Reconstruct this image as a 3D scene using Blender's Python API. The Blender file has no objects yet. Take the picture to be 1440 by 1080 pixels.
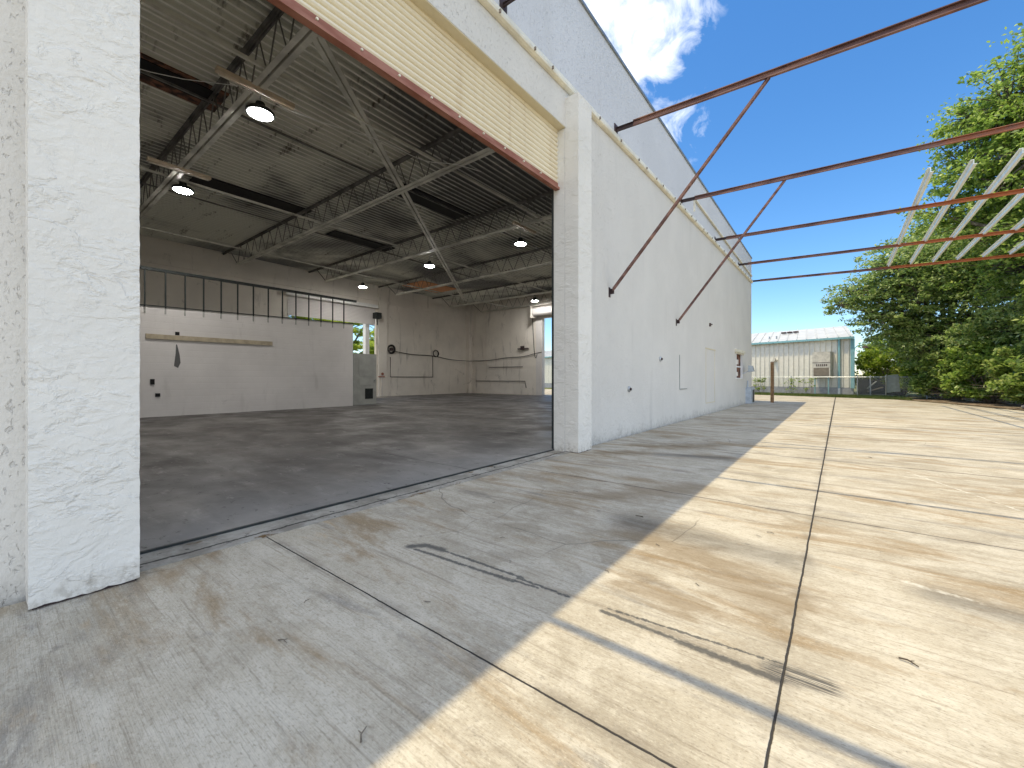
import bpy, math, random
import numpy as np
from mathutils import Vector, Matrix, noise
R = math.radians
random.seed(7)
rng = np.random.default_rng(7)
S = bpy.context.scene
COL = S.collection

# ------------------------------------------------------------------ helpers
class MB:
    """collects shapes, then links them as ONE mesh object"""
    def __init__(s): s.v = []; s.f = []; s.smooth = False
    def add(s, vs, fs):
        n = len(s.v); s.v += [tuple(p) for p in vs]; s.f += [tuple(i + n for i in f) for f in fs]
        return s
    def box(s, x0, x1, y0, y1, z0, z1):
        return s.add([(x0,y0,z0),(x1,y0,z0),(x1,y1,z0),(x0,y1,z0),(x0,y0,z1),(x1,y0,z1),(x1,y1,z1),(x0,y1,z1)],
                     [(0,3,2,1),(4,5,6,7),(0,1,5,4),(1,2,6,5),(2,3,7,6),(3,0,4,7)])
    def bar(s, a, b, w, h, up=(0,0,1)):
        a = Vector(a); b = Vector(b); d = (b - a).normalized(); u = Vector(up)
        r = d.cross(u)
        if r.length < 1e-4: r = d.cross(Vector((1,0,0)))
        r.normalize(); u = r.cross(d).normalized()
        vs = []
        for p in (a, b):
            for i, j in ((-1,-1),(1,-1),(1,1),(-1,1)): vs.append(p + r*(i*w/2) + u*(j*h/2))
        return s.add(vs, [(3,2,1,0),(4,5,6,7),(0,1,5,4),(1,2,6,5),(2,3,7,6),(3,0,4,7)])
    def tube(s, pts, r, n=8, r2=None):
        pts = [Vector(p) for p in pts]; r2 = r if r2 is None else r2; base = len(s.v); k = len(pts)
        for i, p in enumerate(pts):
            d = (pts[min(i+1,k-1)] - pts[max(i-1,0)]).normalized()
            a = d.cross(Vector((0,0,1)))
            if a.length < 1e-3: a = d.cross(Vector((1,0,0)))
            a.normalize(); b = d.cross(a); rr = r + (r2 - r)*i/max(1,k-1)
            for q in range(n):
                t = 2*math.pi*q/n; s.v.append(tuple(p + (a*math.cos(t) + b*math.sin(t))*rr))
        for i in range(k-1):
            for q in range(n):
                s.f.append((base+i*n+q, base+i*n+(q+1)%n, base+(i+1)*n+(q+1)%n, base+(i+1)*n+q))
        s.f.append(tuple(base+q for q in range(n))[::-1]); s.f.append(tuple(base+(k-1)*n+q for q in range(n)))
        return s
    def lathe(s, prof, c, n=24, axis='z'):
        base = len(s.v); c = Vector(c)
        for r, z in prof:
            for q in range(n):
                t = 2*math.pi*q/n
                p = (r*math.cos(t), r*math.sin(t), z)
                if axis == 'x': p = (z, r*math.cos(t), r*math.sin(t))
                s.v.append(tuple(c + Vector(p)))
        for i in range(len(prof)-1):
            for q in range(n):
                s.f.append((base+i*n+q, base+i*n+(q+1)%n, base+(i+1)*n+(q+1)%n, base+(i+1)*n+q))
        s.f.append(tuple(base+q for q in range(n))[::-1]); s.f.append(tuple(base+(len(prof)-1)*n+q for q in range(n)))
        return s
    def extrude_profile(s, prof, put, t0, t1):
        """open polyline profile swept between two parameters, put(a,b,t)->xyz"""
        base = len(s.v); k = len(prof)
        for t in (t0, t1):
            for a, b in prof: s.v.append(tuple(put(a, b, t)))
        for i in range(k-1): s.f.append((base+i, base+i+1, base+k+i+1, base+k+i))
        return s
    def build(s, name, mat, parent=None, smooth=False):
        me = bpy.data.meshes.new(name); me.from_pydata(s.v, [], s.f)
        if smooth: me.polygons.foreach_set('use_smooth', [True]*len(me.polygons))
        me.update()
        o = bpy.data.objects.new(name, me); COL.objects.link(o)
        if mat: me.materials.append(mat)
        if parent:
            o.parent = parent
            o.matrix_parent_inverse = Matrix.Translation(parent.location).inverted() if parent.rotation_euler.z == 0 else (Matrix.Translation(parent.location) @ parent.rotation_euler.to_matrix().to_4x4()).inverted()
        return o

def tag(o, label, cat, group=None):
    o['label'] = label; o['category'] = cat
    if group: o['group'] = group
    return o
def empty(name, loc, label, cat, group=None):
    o = bpy.data.objects.new(name, None); COL.objects.link(o); o.location = loc; o.empty_display_size = .2
    return tag(o, label, cat, group)
def structure(o, kind='structure'): o['kind'] = kind; return o

# ------------------------------------------------------------------ node materials
class N:
    def __init__(s, name):
        s.m = bpy.data.materials.new(name); s.m.use_nodes = True; s.t = s.m.node_tree; s.n = s.t.nodes; s.n.clear()
        s.out = s.new('ShaderNodeOutputMaterial'); s.b = s.new('ShaderNodeBsdfPrincipled'); s.link(s.b.outputs[0], s.out.inputs[0])
        s._p = None
    def new(s, t): return s.n.new(t)
    def link(s, a, b): s.t.links.new(a, b)
    def pos(s):
        if s._p is None: s._p = s.new('ShaderNodeNewGeometry').outputs['Position']
        return s._p
    def xyz(s):
        q = s.new('ShaderNodeSeparateXYZ'); s.link(s.pos(), q.inputs[0]); return q.outputs
    def setin(s, sock, v):
        if hasattr(v, 'is_linked') or isinstance(v, bpy.types.NodeSocket): s.link(v, sock)
        else: sock.default_value = v
    def math(s, op, a, b=0.0, c=None, clamp=False):
        q = s.new('ShaderNodeMath'); q.operation = op; q.use_clamp = clamp; s.setin(q.inputs[0], a); s.setin(q.inputs[1], b)
        if c is not None: s.setin(q.inputs[2], c)
        return q.outputs[0]
    def mapped(s, scale, loc=(0,0,0)):
        q = s.new('ShaderNodeMapping'); s.link(s.pos(), q.inputs[0]); q.inputs['Scale'].default_value = scale; q.inputs['Location'].default_value = loc
        return q.outputs[0]
    def noise(s, scale=(1,1,1), det=4, rough=.55, dist=0.0, loc=(0,0,0)):
        q = s.new('ShaderNodeTexNoise'); q.inputs['Scale'].default_value = 1; q.inputs['Detail'].default_value = det
        q.inputs['Roughness'].default_value = rough; q.inputs['Distortion'].default_value = dist
        if isinstance(scale, (int, float)): scale = (scale,)*3
        s.link(s.mapped(scale, loc), q.inputs['Vector']); return q.outputs['Fac']
    def vor(s, scale, feature='F1', rnd=1.0, loc=(0,0,0), out='Distance', warp=None):
        q = s.new('ShaderNodeTexVoronoi'); q.feature = feature; q.inputs['Scale'].default_value = 1; q.inputs['Randomness'].default_value = rnd
        if isinstance(scale, (int, float)): scale = (scale,)*3
        v = s.mapped(scale, loc)
        if warp:
            a = s.new('ShaderNodeTexNoise'); a.inputs['Scale'].default_value = warp[0]; a.inputs['Detail'].default_value = 3
            s.link(v, a.inputs['Vector'])
            b = s.new('ShaderNodeVectorMath'); b.operation = 'MULTIPLY_ADD'; s.link(a.outputs['Color'], b.inputs[0])
            b.inputs[1].default_value = (warp[1],)*3; s.link(v, b.inputs[2]); v = b.outputs[0]
        s.link(v, q.inputs['Vector']); return q.outputs[out]
    def ramp(s, f, lo, hi, a=0.0, b=1.0):
        q = s.new('ShaderNodeMapRange'); q.interpolation_type = 'SMOOTHSTEP'
        s.setin(q.inputs[0], f); q.inputs[1].default_value = lo; q.inputs[2].default_value = hi; q.inputs[3].default_value = a; q.inputs[4].default_value = b
        return q.outputs[0]
    def mix(s, f, a, b, mode='MIX'):
        q = s.new('ShaderNodeMix'); q.data_type = 'RGBA'; q.blend_type = mode; q.clamp_factor = True
        s.setin(q.inputs[0], f)
        for sock, v in ((q.inputs[6], a), (q.inputs[7], b)):
            if isinstance(v, tuple): sock.default_value = v + (1,) if len(v) == 3 else v
            else: s.link(v, sock)
        return q.outputs[2]
    def bump(s, h, dist=.01, strength=1.0, prev=None):
        q = s.new('ShaderNodeBump'); q.inputs['Strength'].default_value = strength; q.inputs['Distance'].default_value = dist
        s.link(h, q.inputs['Height'])
        if prev is not None: s.link(prev, q.inputs['Normal'])
        return q.outputs[0]
    def fin(s, col, rough=.8, normal=None, metal=0.0, spec=.3):
        if isinstance(col, tuple): s.b.inputs['Base Color'].default_value = col + (1,)
        else: s.link(col, s.b.inputs['Base Color'])
        s.setin(s.b.inputs['Roughness'], rough); s.b.inputs['Metallic'].default_value = metal; s.b.inputs['Specular IOR Level'].default_value = spec
        if normal is not None: s.link(normal, s.b.inputs['Normal'])
        return s.m
    def segment(s, x, y, a, b, w, soft=.6, wob=None):
        """mask around the ground segment a-b, half width w"""
        ax, ay = a; dx, dy = b[0]-a[0], b[1]-a[1]; L2 = dx*dx+dy*dy
        px = s.math('SUBTRACT', x, ax); py = s.math('SUBTRACT', y, ay)
        t = s.math('ADD', s.math('MULTIPLY', px, dx/L2), s.math('MULTIPLY', py, dy/L2), clamp=True)
        ex = s.math('SUBTRACT', px, s.math('MULTIPLY', t, dx)); ey = s.math('SUBTRACT', py, s.math('MULTIPLY', t, dy))
        d = s.math('SQRT', s.math('ADD', s.math('MULTIPLY', ex, ex), s.math('MULTIPLY', ey, ey)))
        if wob is not None: d = s.math('ADD', d, wob)
        return s.ramp(d, w*(1-soft), w*(1+soft), 1.0, 0.0)

def plain(name, col, rough=.6, metal=0.0, var=.15, scale=6.0, bump=0.0, spec=.3):
    n = N(name); f = n.noise(scale, 5)
    c = n.mix(n.ramp(f, .3, .7), tuple(x*(1-var) for x in col), tuple(min(1, x*(1+var)) for x in col))
    nm = n.bump(n.noise(scale*8, 4), .004, bump) if bump else None
    return n.fin(c, rough, nm, metal, spec)

def stucco(name, col, rid=9.0, depth=.006, dirt=True):
    n = N(name)
    # trowelled knock-down texture: raised ragged ridges, flat plateaus, fine grain
    a = n.noise((rid*.42, rid*.42, rid*.75), 6, .6, .5); pl = n.ramp(a, .45, .56)
    a2 = n.noise((rid*.8, rid*.8, rid*1.3), 5, .62, .4, (5,2,8)); pl2 = n.ramp(a2, .50, .62)
    lip = n.math('MULTIPLY', n.ramp(n.math('ABSOLUTE', n.math('SUBTRACT', a, .525)), .0, .012, 1.0, 0.0), n.ramp(n.noise(rid*.6, 3, .5, 0, (3,9,2)), .42, .60))
    fine = n.noise(rid*9, 5, .65)
    msk = n.ramp(n.noise((1.6,1.6,2.2), 3, .5, 0, (8,1,4)), .36, .58, .30, 1.0)
    h = n.math('ADD', n.math('MULTIPLY', msk, n.math('ADD', n.math('MULTIPLY', pl, .55), n.math('MULTIPLY', pl2, .45))), n.math('ADD', n.math('MULTIPLY', lip, .16), n.math('MULTIPLY', fine, .30)))
    c = n.mix(n.ramp(n.noise(1.1, 5, .6), .35, .7), tuple(x*.95 for x in col), col)
    if dirt:
        sp = n.math('MULTIPLY', n.ramp(n.noise((26,26,9), 3, .6), .68, .76), n.ramp(n.noise(.9, 3, .5, 0, (4,4,4)), .48, .66))
        c = n.mix(n.math('MULTIPLY', sp, .55), c, (.22,.215,.20))
        st = n.math('MULTIPLY', n.ramp(n.noise((9,9,.35), 4, .6), .56, .72), .10)
        c = n.mix(st, c, (.35,.345,.33))
    lo = n.math('ADD', n.xyz()[2], n.math('MULTIPLY', n.math('SUBTRACT', n.noise((9,9,3), 5, .7), .5), .5))
    c = n.mix(n.math('MULTIPLY', n.ramp(lo, .0, .16, 1, 0), n.ramp(n.noise(22, 4, .7), .4, .62, .1, .6)), c, (.33,.29,.23))
    return n.fin(c, .75, n.bump(h, depth, .7), 0, .25)

M = {}
def fine_stucco(name, col):
    n = N(name)
    g = n.noise((38,38,30), 4, .6); pit = n.ramp(n.noise((44,44,22), 3, .6, .5, (3,1,2)), .58, .70)
    lump = n.noise((7,7,7), 4, .6, .8, (1,5,2))
    h = n.math('ADD', n.math('ADD', n.math('MULTIPLY', g, .8), n.math('MULTIPLY', pit, -.7)), n.math('MULTIPLY', lump, .7))
    c = n.mix(n.ramp(n.noise(.8, 5, .6), .35, .7), tuple(x*.94 for x in col), col)
    c = n.mix(n.math('MULTIPLY', n.math('MULTIPLY', pit, n.ramp(n.noise(.7, 4, .6, 0, (6,6,6)), .45, .62)), .24), c, (.28,.275,.26))
    lo = n.math('ADD', n.xyz()[2], n.math('MULTIPLY', n.math('SUBTRACT', n.noise((4,4,1.5), 5, .7), .5), .7))
    c = n.mix(n.math('MULTIPLY', n.ramp(lo, .0, .22, 1, 0), n.ramp(n.noise(18, 4, .7), .4, .62, .1, .5)), c, (.30,.28,.24))
    c = n.mix(n.math('MULTIPLY', n.ramp(n.noise((3.1,3.1,.22), 6, .7, .3), .52, .78), n.ramp(n.noise(.9, 3, .5, 0, (2,7,1)), .4, .65, .03, .30)), c, (.36,.35,.32))
    return n.fin(c, .8, n.bump(h, .010, .8), 0, .2)
M['stucco'] = fine_stucco('painted_stucco', (.68,.655,.60))
M['stucco_rough'] = stucco('rough_trowelled_stucco', (.77,.74,.67), 9, .0115, False)
M['stucco_cream'] = stucco('cream_stucco', (.66,.58,.40), 14, .006)
M['stucco_upper'] = fine_stucco('upper_painted_stucco', (.61,.62,.635))
M['trim'] = plain('cream_trim_paint', (.74,.69,.55), .45, 0, .12, 4)
M['cap'] = plain('grey_metal_coping', (.30,.32,.32), .4, .6)
M['shutter'] = None
n = N('cream_shutter_paint')
c = n.mix(n.ramp(n.noise((1,.7,.3), 4), .35, .7), (.76,.68,.51), (.82,.75,.58))
st = n.math('MULTIPLY', n.ramp(n.noise((2,6,.5), 4, .6), .54, .74), n.ramp(n.xyz()[1], 2.6, 5.6, .05, .6))
c = n.mix(st, c, (.42,.29,.15)); M['shutter'] = n.fin(c, .45)
n = N('rusty_brown_bar'); c = n.mix(n.ramp(n.noise((5,3,9), 5), .35, .65), (.26,.10,.065), (.36,.17,.12)); M['bar'] = n.fin(c, .6)
# roof deck: greenish grey painted steel with soot
n = N('roof_deck_steel')
f = n.ramp(n.noise((.22,.16,1), 5, .6, .6), .40, .58)
c = n.mix(f, (.15,.15,.145), (.66,.66,.58))
c = n.mix(n.ramp(n.noise((.6,3,1), 5, .7, 0, (5,5,5)), .55, .72), c, (.10,.085,.065))
rib = n.xyz()[2]
M['deck'] = n.fin(c, .55, None, .0, .4)
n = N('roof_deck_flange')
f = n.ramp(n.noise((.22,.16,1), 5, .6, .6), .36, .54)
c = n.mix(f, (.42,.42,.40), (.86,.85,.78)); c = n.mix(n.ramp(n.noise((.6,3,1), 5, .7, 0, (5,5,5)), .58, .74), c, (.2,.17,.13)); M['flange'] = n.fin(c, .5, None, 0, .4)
M['joist'] = plain('joist_steel_grey', (.17,.165,.155), .55, .2, .35, 3)
M['chord'] = plain('joist_chord_dusty', (.60,.59,.53), .55, .1, .25, 2)
M['dark'] = plain('dark_opening', (.012,.012,.013), .8)
n = N('rust_plate'); c = n.mix(n.ramp(n.noise(6, 5), .4, .6), (.05,.03,.025), (.22,.10,.06)); M['rustplate'] = n.fin(c, .8)
M['orange'] = plain('orange_board', (.62,.30,.15), .7)
# interior dirty block wall
def inner_wall(name, col, amt):
    n = N(name)
    c = n.mix(n.ramp(n.noise(.5, 5, .6), .35, .7), tuple(x*.86 for x in col), col)
    c = n.mix(n.math('MULTIPLY', n.ramp(n.noise((2.5,2.5,.5), 5, .65, .4), .56, .75), amt), c, (.16,.14,.12))
    c = n.mix(n.math('MULTIPLY', n.ramp(n.noise(1.3, 6, .7, 1.0, (9,1,3)), .62, .72), amt), c, (.08,.07,.065))
    z = n.xyz()[2]; y = n.xyz()[1]
    gz = n.math('ABSOLUTE', n.math('SUBTRACT', n.math('FRACT', n.math('MULTIPLY', z, 5.0)), .5))
    nm = n.bump(n.ramp(gz, .44, .49, 1.0, 0.0), .004, .5)
    nm = n.bump(n.noise(30, 4), .003, .5, nm)
    return n.fin(c, .8, nm)
M['inner'] = inner_wall('dirty_white_block', (.82,.77,.70), .45)
M['partition'] = inner_wall('scuffed_white_panel', (.74,.71,.69), .16)
M['steel_dark'] = plain('black_steel', (.035,.04,.04), .5, .3)
M['wood'] = plain('pale_wood_strip', (.42,.36,.26), .7)
M['tan'] = plain('tan_painted_metal', (.55,.45,.33), .5)
M['doorgrey'] = plain('grey_door_paint', (.36,.365,.34), .5, 0, .1, 3)
M['rubber'] = plain('black_rubber', (.02,.02,.02), .5)
M['box'] = plain('blue_grey_box_paint', (.42,.47,.52), .5)
M['white'] = plain('white_paint', (.78,.78,.76), .5, 0, .05)
M['galv'] = plain('galvanised_steel', (.45,.47,.48), .4, .7, .15)
M['purlin'] = plain('chalky_green_white_steel', (.80,.84,.80), .5, 0, .06, 3)
n = N('maroon_rusted_steel')
x = n.xyz()[0]; y = n.xyz()[1]
ru = n.math('ADD', n.ramp(x, -.6, 2.6, -.32, .22), n.noise((1.6,1.6,6), 5, .65))
ru = n.math('MULTIPLY', n.ramp(ru, .50, .64), n.ramp(y, 9, 16, .35, 1.0))
c = n.mix(n.ramp(n.noise((2,2,12), 5), .35, .65), (.12,.062,.055), (.25,.14,.115))
c = n.mix(n.ramp(n.noise((.8,.8,4), 4, .6, 0, (3,3,3)), .55, .75), c, (.36,.20,.14))
c = n.mix(ru, c, (.38,.12,.04)); M['beam'] = n.fin(c, .65, n.bump(n.noise(40, 3), .002, .5))
M['stub'] = plain('dark_channel_steel', (.06,.04,.04), .6, .2)
M['panel'] = plain('cream_metal_siding', (.70,.67,.58), .45, 0, .06)
M['roofwhite'] = plain('white_metal_roof', (.52,.52,.50), .45, 0, .12, 2)
M['teal'] = plain('teal_trim_paint', (.22,.42,.45), .45, 0, .1)
M['base'] = plain('grey_base_panel', (.30,.30,.31), .6)
M['ac'] = plain('beige_unit_paint', (.52,.49,.42), .5)
M['acgrille'] = plain('brown_grille', (.20,.17,.13), .6)
M['post'] = plain('weathered_brown_post', (.22,.13,.065), .8, 0, .35, 12, .5)

# concrete yard -------------------------------------------------------------
n = N('brushed_concrete_yard')
X, Y, Z = n.xyz()
base = n.mix(n.ramp(n.noise(.55, 6, .62, .3), .32, .70), (.33,.288,.22), (.50,.445,.35))
base = n.mix(n.math('MULTIPLY', n.ramp(n.noise((2.1,3.4,1), 6, .7, .5, (2,8,0)), .42, .62), .55), base, (.60,.55,.455))
brown = n.math('MULTIPLY', n.ramp(n.noise((.5,1.9,1), 7, .72, .6, (11,4,0)), .50, .66), .75)
base = n.mix(brown, base, (.26,.175,.085))
orange = n.math('MULTIPLY', n.ramp(n.noise((.9,3.2,1), 7, .7, .4, (31,14,0)), .60, .72), .40)
base = n.mix(orange, base, (.46,.27,.09))
grey = n.math('MULTIPLY', n.ramp(n.noise((.6,2.1,1), 7, .74, .7, (33,17,0)), .52, .68), .65)
base = n.mix(grey, base, (.20,.185,.165))
brush = n.noise((5,120,1), 4, .7); brush2 = n.noise((1.2,38,1), 5, .75, .2, (3,1,0))
base = n.mix(n.math('MULTIPLY', n.ramp(brush, .50, .74), n.ramp(n.noise(.8, 3), .35, .65, .10, .55)), base, (.20,.17,.125))
base = n.mix(n.math('MULTIPLY', n.ramp(brush2, .54, .70), .62), base, (.22,.18,.13))
base = n.mix(n.math('MULTIPLY', n.ramp(n.noise((.35,9,1), 7, .75, .3, (13,2,0)), .54, .68), .55), base, (.19,.155,.115))
base = n.mix(n.math('MULTIPLY', n.ramp(brush2, .22, .42, 1, 0), .30), base, (.64,.58,.46))
g1 = n.noise((22,34,1), 5, .72, .3, (2,2,0)); g2 = n.noise((60,110,1), 4, .7)
base = n.mix(n.ramp(g1, .48, .68, 0, .30), base, (.22,.175,.115))
base = n.mix(n.ramp(g1, .30, .46, .30, 0), base, (.60,.55,.44))
base = n.mix(n.ramp(g2, .52, .70, 0, .55), base, (.18,.15,.105))
base = n.mix(n.ramp(g2, .30, .44, .40, 0), base, (.68,.62,.49))
speck = n.math('MULTIPLY', n.ramp(n.noise(60, 3, .6), .66, .74), .5)
base = n.mix(speck, base, (.13,.115,.10))
spot = n.math('MULTIPLY', n.ramp(n.noise(7, 5, .7, .3, (1,6,0)), .63, .72), .5); base = n.mix(spot, base, (.15,.135,.115))
wob = n.math('MULTIPLY', n.math('SUBTRACT', n.noise(2.6, 5, .65), .5), .012)
wobf = n.math('MULTIPLY', n.math('SUBTRACT', n.noise(28, 3, .65), .5), .005)
w2 = n.math('ADD', wob, wobf)
# saw joints: one lengthwise, the others every three metres across
jx = n.math('ABSOLUTE', n.math('ADD', n.math('ADD', X, .17), w2))
jx2 = n.math('ABSOLUTE', n.math('ADD', n.math('SUBTRACT', X, 3.9), w2))
jx = n.math('MINIMUM', jx, jx2)
jy = n.math('MULTIPLY', n.math('ABSOLUTE', n.math('SUBTRACT', n.math('FRACT', n.math('DIVIDE', n.math('ADD', n.math('ADD', Y, 60.4-1.26+1.51), w2), 3.02)), .5)), 3.02)
jd = n.math('MINIMUM', jx, jy)
wid = n.ramp(Y, 1.0, 22.0, .0042, .018)
dj = n.math('DIVIDE', jd, wid)
joint = n.ramp(dj, .55, 1.25, 1.0, 0.0)
soil = n.math('MULTIPLY', n.ramp(jd, .0, .07, 1.0, 0.0), n.ramp(n.noise(5, 4), .4, .65, 0, .45))
base = n.mix(soil, base, (.16,.13,.10))
# hairline cracks
cr = n.vor((.42,.33,1), 'DISTANCE_TO_EDGE', 1.0, (.3,.7,0), 'Distance', (3.0,.12))
crack = n.math('MULTIPLY', n.ramp(cr, .0006, .0028, 1.0, 0.0), n.ramp(n.noise(.55, 3, .5, 0, (8,8,0)), .54, .64))
base = n.mix(n.math('MULTIPLY', crack, .5), base, (.09,.08,.07))
# tyre scuffs
rag = n.math('MULTIPLY', n.math('SUBTRACT', n.noise((5,70,1), 4, .7), .46), .10)
rag2 = n.math('MULTIPLY', n.math('SUBTRACT', n.noise((30,30,1), 4, .7), .5), .05)
marks = None
def addm(m):
    global marks
    marks = m if marks is None else n.math('MAXIMUM', marks, m)
for a, b, w in [((-2.25,1.885),(-1.43,1.915),.011),((-2.24,1.79),(-1.45,1.85),.013),((-2.30,1.80),(-2.24,1.87),.035),((-2.24,1.88),(-2.08,1.895),.028),((-1.62,1.845),(-1.30,1.875),.009),
                ((-.90,1.925),(-.18,1.985),.007),((-.92,1.885),(-.18,1.875),.013),((-.55,1.875),(-.18,1.868),.02),((-1.45,1.90),(-1.12,1.90),.010)]:
    addm(n.segment(X, Y, a, b, w, .7, rag2))
fan = n.math('MULTIPLY', n.segment(X, Y, (-.19,1.925), (-.05,1.945), .055, .5, rag2), n.ramp(n.noise((4,150,1), 3, .6), .42, .52)); addm(fan)
for a, b, w in [((.42,3.12),(.95,3.02),.10),((-1.3,3.2),(-.3,3.15),.16),((-2.1,6.3),(-1.3,6.6),.12)]:
    addm(n.math('MULTIPLY', n.segment(X, Y, a, b, w, .9, rag), .55))
rag3 = n.math('MULTIPLY', n.math('SUBTRACT', n.noise((2.2,5,1), 6, .72, .6), .5), 1.1)
stn = None
for a, b, w in [((-1.15,3.05),(-.25,2.55),.20),((-.9,2.3),(-.6,2.2),.12),((-1.7,3.9),(-1.2,4.6),.22),((-2.6,6.9),(-1.7,7.6),.2),((-2.9,5.9),(-2.4,6.3),.16)]:
    q_ = n.segment(X, Y, a, b, w, .95, rag3); stn = q_ if stn is None else n.math('MAXIMUM', stn, q_)
base = n.mix(n.math('MULTIPLY', stn, .62), base, (.20,.14,.075))
base = n.mix(n.math('MULTIPLY', marks, .82), base, (.055,.055,.055))
scr = n.segment(X, Y, (.62,7.1), (1.5,4.9), .012, .6, rag2); scr = n.math('MAXIMUM', scr, n.segment(X, Y, (.30,3.22), (1.0,3.02), .02, .6, rag2))
base = n.mix(n.math('MULTIPLY', scr, n.ramp(n.noise(12, 4), .40, .65, 0, .5)), base, (.78,.75,.66))
base = n.mix(joint, base, (.045,.04,.035))
h = n.math('ADD', n.math('MULTIPLY', brush, .5), n.math('ADD', n.math('MULTIPLY', n.noise(45, 4, .65), .5), n.math('MULTIPLY', joint, -3.0)))
M['yard'] = n.fin(base, .85, n.bump(h, .008, .8), 0, .2)

# warehouse floor: dark oily concrete
n = N('oily_floor_concrete')
X, Y, Z = n.xyz()
c = n.mix(n.ramp(n.noise((.35,.8,1), 6, .65, .5), .36, .66), (.07,.064,.06), (.17,.161,.152))
c = n.mix(n.math('MULTIPLY', n.ramp(n.noise((.5,2.2,1), 6, .7, .6, (4,3,0)), .5, .68), .75), c, (.08,.068,.062))
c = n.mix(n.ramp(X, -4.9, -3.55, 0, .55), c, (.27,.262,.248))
c = n.mix(n.ramp(n.noise((7,11,1), 5, .72), .58, .68, 0, .75), c, (.035,.031,.028))
c = n.mix(n.ramp(n.noise((2.2,5,1), 6, .75, .5, (8,8,0)), .56, .66, 0, .6), c, (.27,.255,.24))
c = n.mix(n.ramp(n.noise(14, 3, .6, 0, (5,5,5)), .735, .76, 0, .8), c, (.5,.5,.48))
jd = n.math('ABSOLUTE', n.math('ADD', n.math('SUBTRACT', Y, 3.72), n.math('MULTIPLY', n.math('SUBTRACT', n.noise(2), .5), .05)))
c = n.mix(n.ramp(jd, .004, .012, .8, 0), c, (.03,.03,.03))
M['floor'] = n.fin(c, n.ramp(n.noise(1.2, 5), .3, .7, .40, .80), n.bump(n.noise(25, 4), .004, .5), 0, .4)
n = N('gritty_sill_concrete')
c = n.mix(n.ramp(n.noise((3,3,1), 5, .7), .35, .65), (.24,.22,.185), (.42,.395,.345))
c = n.mix(n.ramp(n.noise((6,2,1), 5, .7, .6, (2,2,0)), .58, .66), c, (.16,.10,.045))
c = n.mix(n.ramp(n.noise(11, 5, .7), .60, .68), c, (.03,.028,.025))
xs = n.xyz()[0]; c = n.mix(n.ramp(n.math('ABSOLUTE', n.math('ADD', n.math('ADD', xs, 3.36), n.math('MULTIPLY', n.math('SUBTRACT', n.noise(5, 5, .7), .5), .10))), .006, .02, .85, 0), c, (.03,.027,.023))
M['sill'] = n.fin(c, .9, n.bump(n.noise(20, 5, .7), .02, .8), 0, .2)
n = N('dry_ground'); c = n.mix(n.ramp(n.noise(.6, 6, .65), .4, .62), (.09,.12,.035), (.20,.17,.09))
c = n.mix(n.ramp(n.noise(14, 4), .5, .7), c, (.07,.075,.03)); M['ground'] = n.fin(c, .95, n.bump(n.noise(9, 5), .05, .6), 0, .1)
n = N('leaf_litter'); c = n.mix(n.ramp(n.noise(3, 6, .7), .4, .62), (.10,.065,.04), (.30,.24,.17))
M['litter'] = n.fin(n.mix(n.ramp(n.noise(13, 5, .7), .52, .66), c, (.04,.03,.022)), .95, n.bump(n.noise(12, 5), .05, .8), 0, .1)
n = N('bark'); c = n.mix(n.ramp(n.noise((7,7,2), 5, .7), .35, .65), (.07,.055,.04), (.22,.19,.15)); M['bark'] = n.fin(c, .9, n.bump(n.noise((14,14,4), 5), .03, .8), 0, .1)
M['twig'] = plain('dead_twig_grey', (.26,.22,.18), .9)
def leafmat(name, a, b, d):
    n = N(name); g = n.new('ShaderNodeNewGeometry')
    r = g.outputs['Random Per Island']
    q = n.new('ShaderNodeValToRGB'); n.link(r, q.inputs[0])
    q.color_ramp.elements[0].color = a + (1,); q.color_ramp.elements[1].color = d + (1,)
    e = q.color_ramp.elements.new(.55); e.color = b + (1,)
    cc = q.outputs[0]
    n.fin(cc, .38, None, 0, .5)
    tr = n.new('ShaderNodeBsdfTranslucent'); n.link(cc, tr.inputs[0])
    ms = n.new('ShaderNodeMixShader'); ms.inputs[0].default_value = .58
    n.link(n.b.outputs[0], ms.inputs[1]); n.link(tr.outputs[0], ms.inputs[2]); n.link(ms.outputs[0], n.out.inputs[0])
    return n.m
M['oak'] = leafmat('oak_leaf', (.10,.165,.035), (.30,.44,.075), (.54,.64,.18))
M['oak_dark'] = leafmat('oak_leaf_dark', (.115,.185,.06), (.31,.43,.11), (.58,.65,.30))
M['lime'] = leafmat('yellow_green_leaf', (.12,.20,.02), (.27,.38,.04), (.42,.48,.07))
M['shrub'] = leafmat('shrub_leaf', (.115,.18,.05), (.32,.45,.09), (.58,.63,.22))
M['lime_bright'] = leafmat('bright_yellow_leaf', (.25,.36,.05), (.48,.60,.08), (.65,.70,.16))
M['grass'] = leafmat('grass_blade', (.08,.13,.025), (.15,.20,.045), (.24,.26,.08))
n = N('lit_lamp_lens'); n.b.inputs['Emission Color'].default_value = (1,.97,.92,1); n.b.inputs['Emission Strength'].default_value = 1.0
M['lens'] = n.fin((.8,.8,.8), .4)
LENS_STRENGTH = 200.0
n.b.inputs['Emission Strength'].default_value = LENS_STRENGTH
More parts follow.
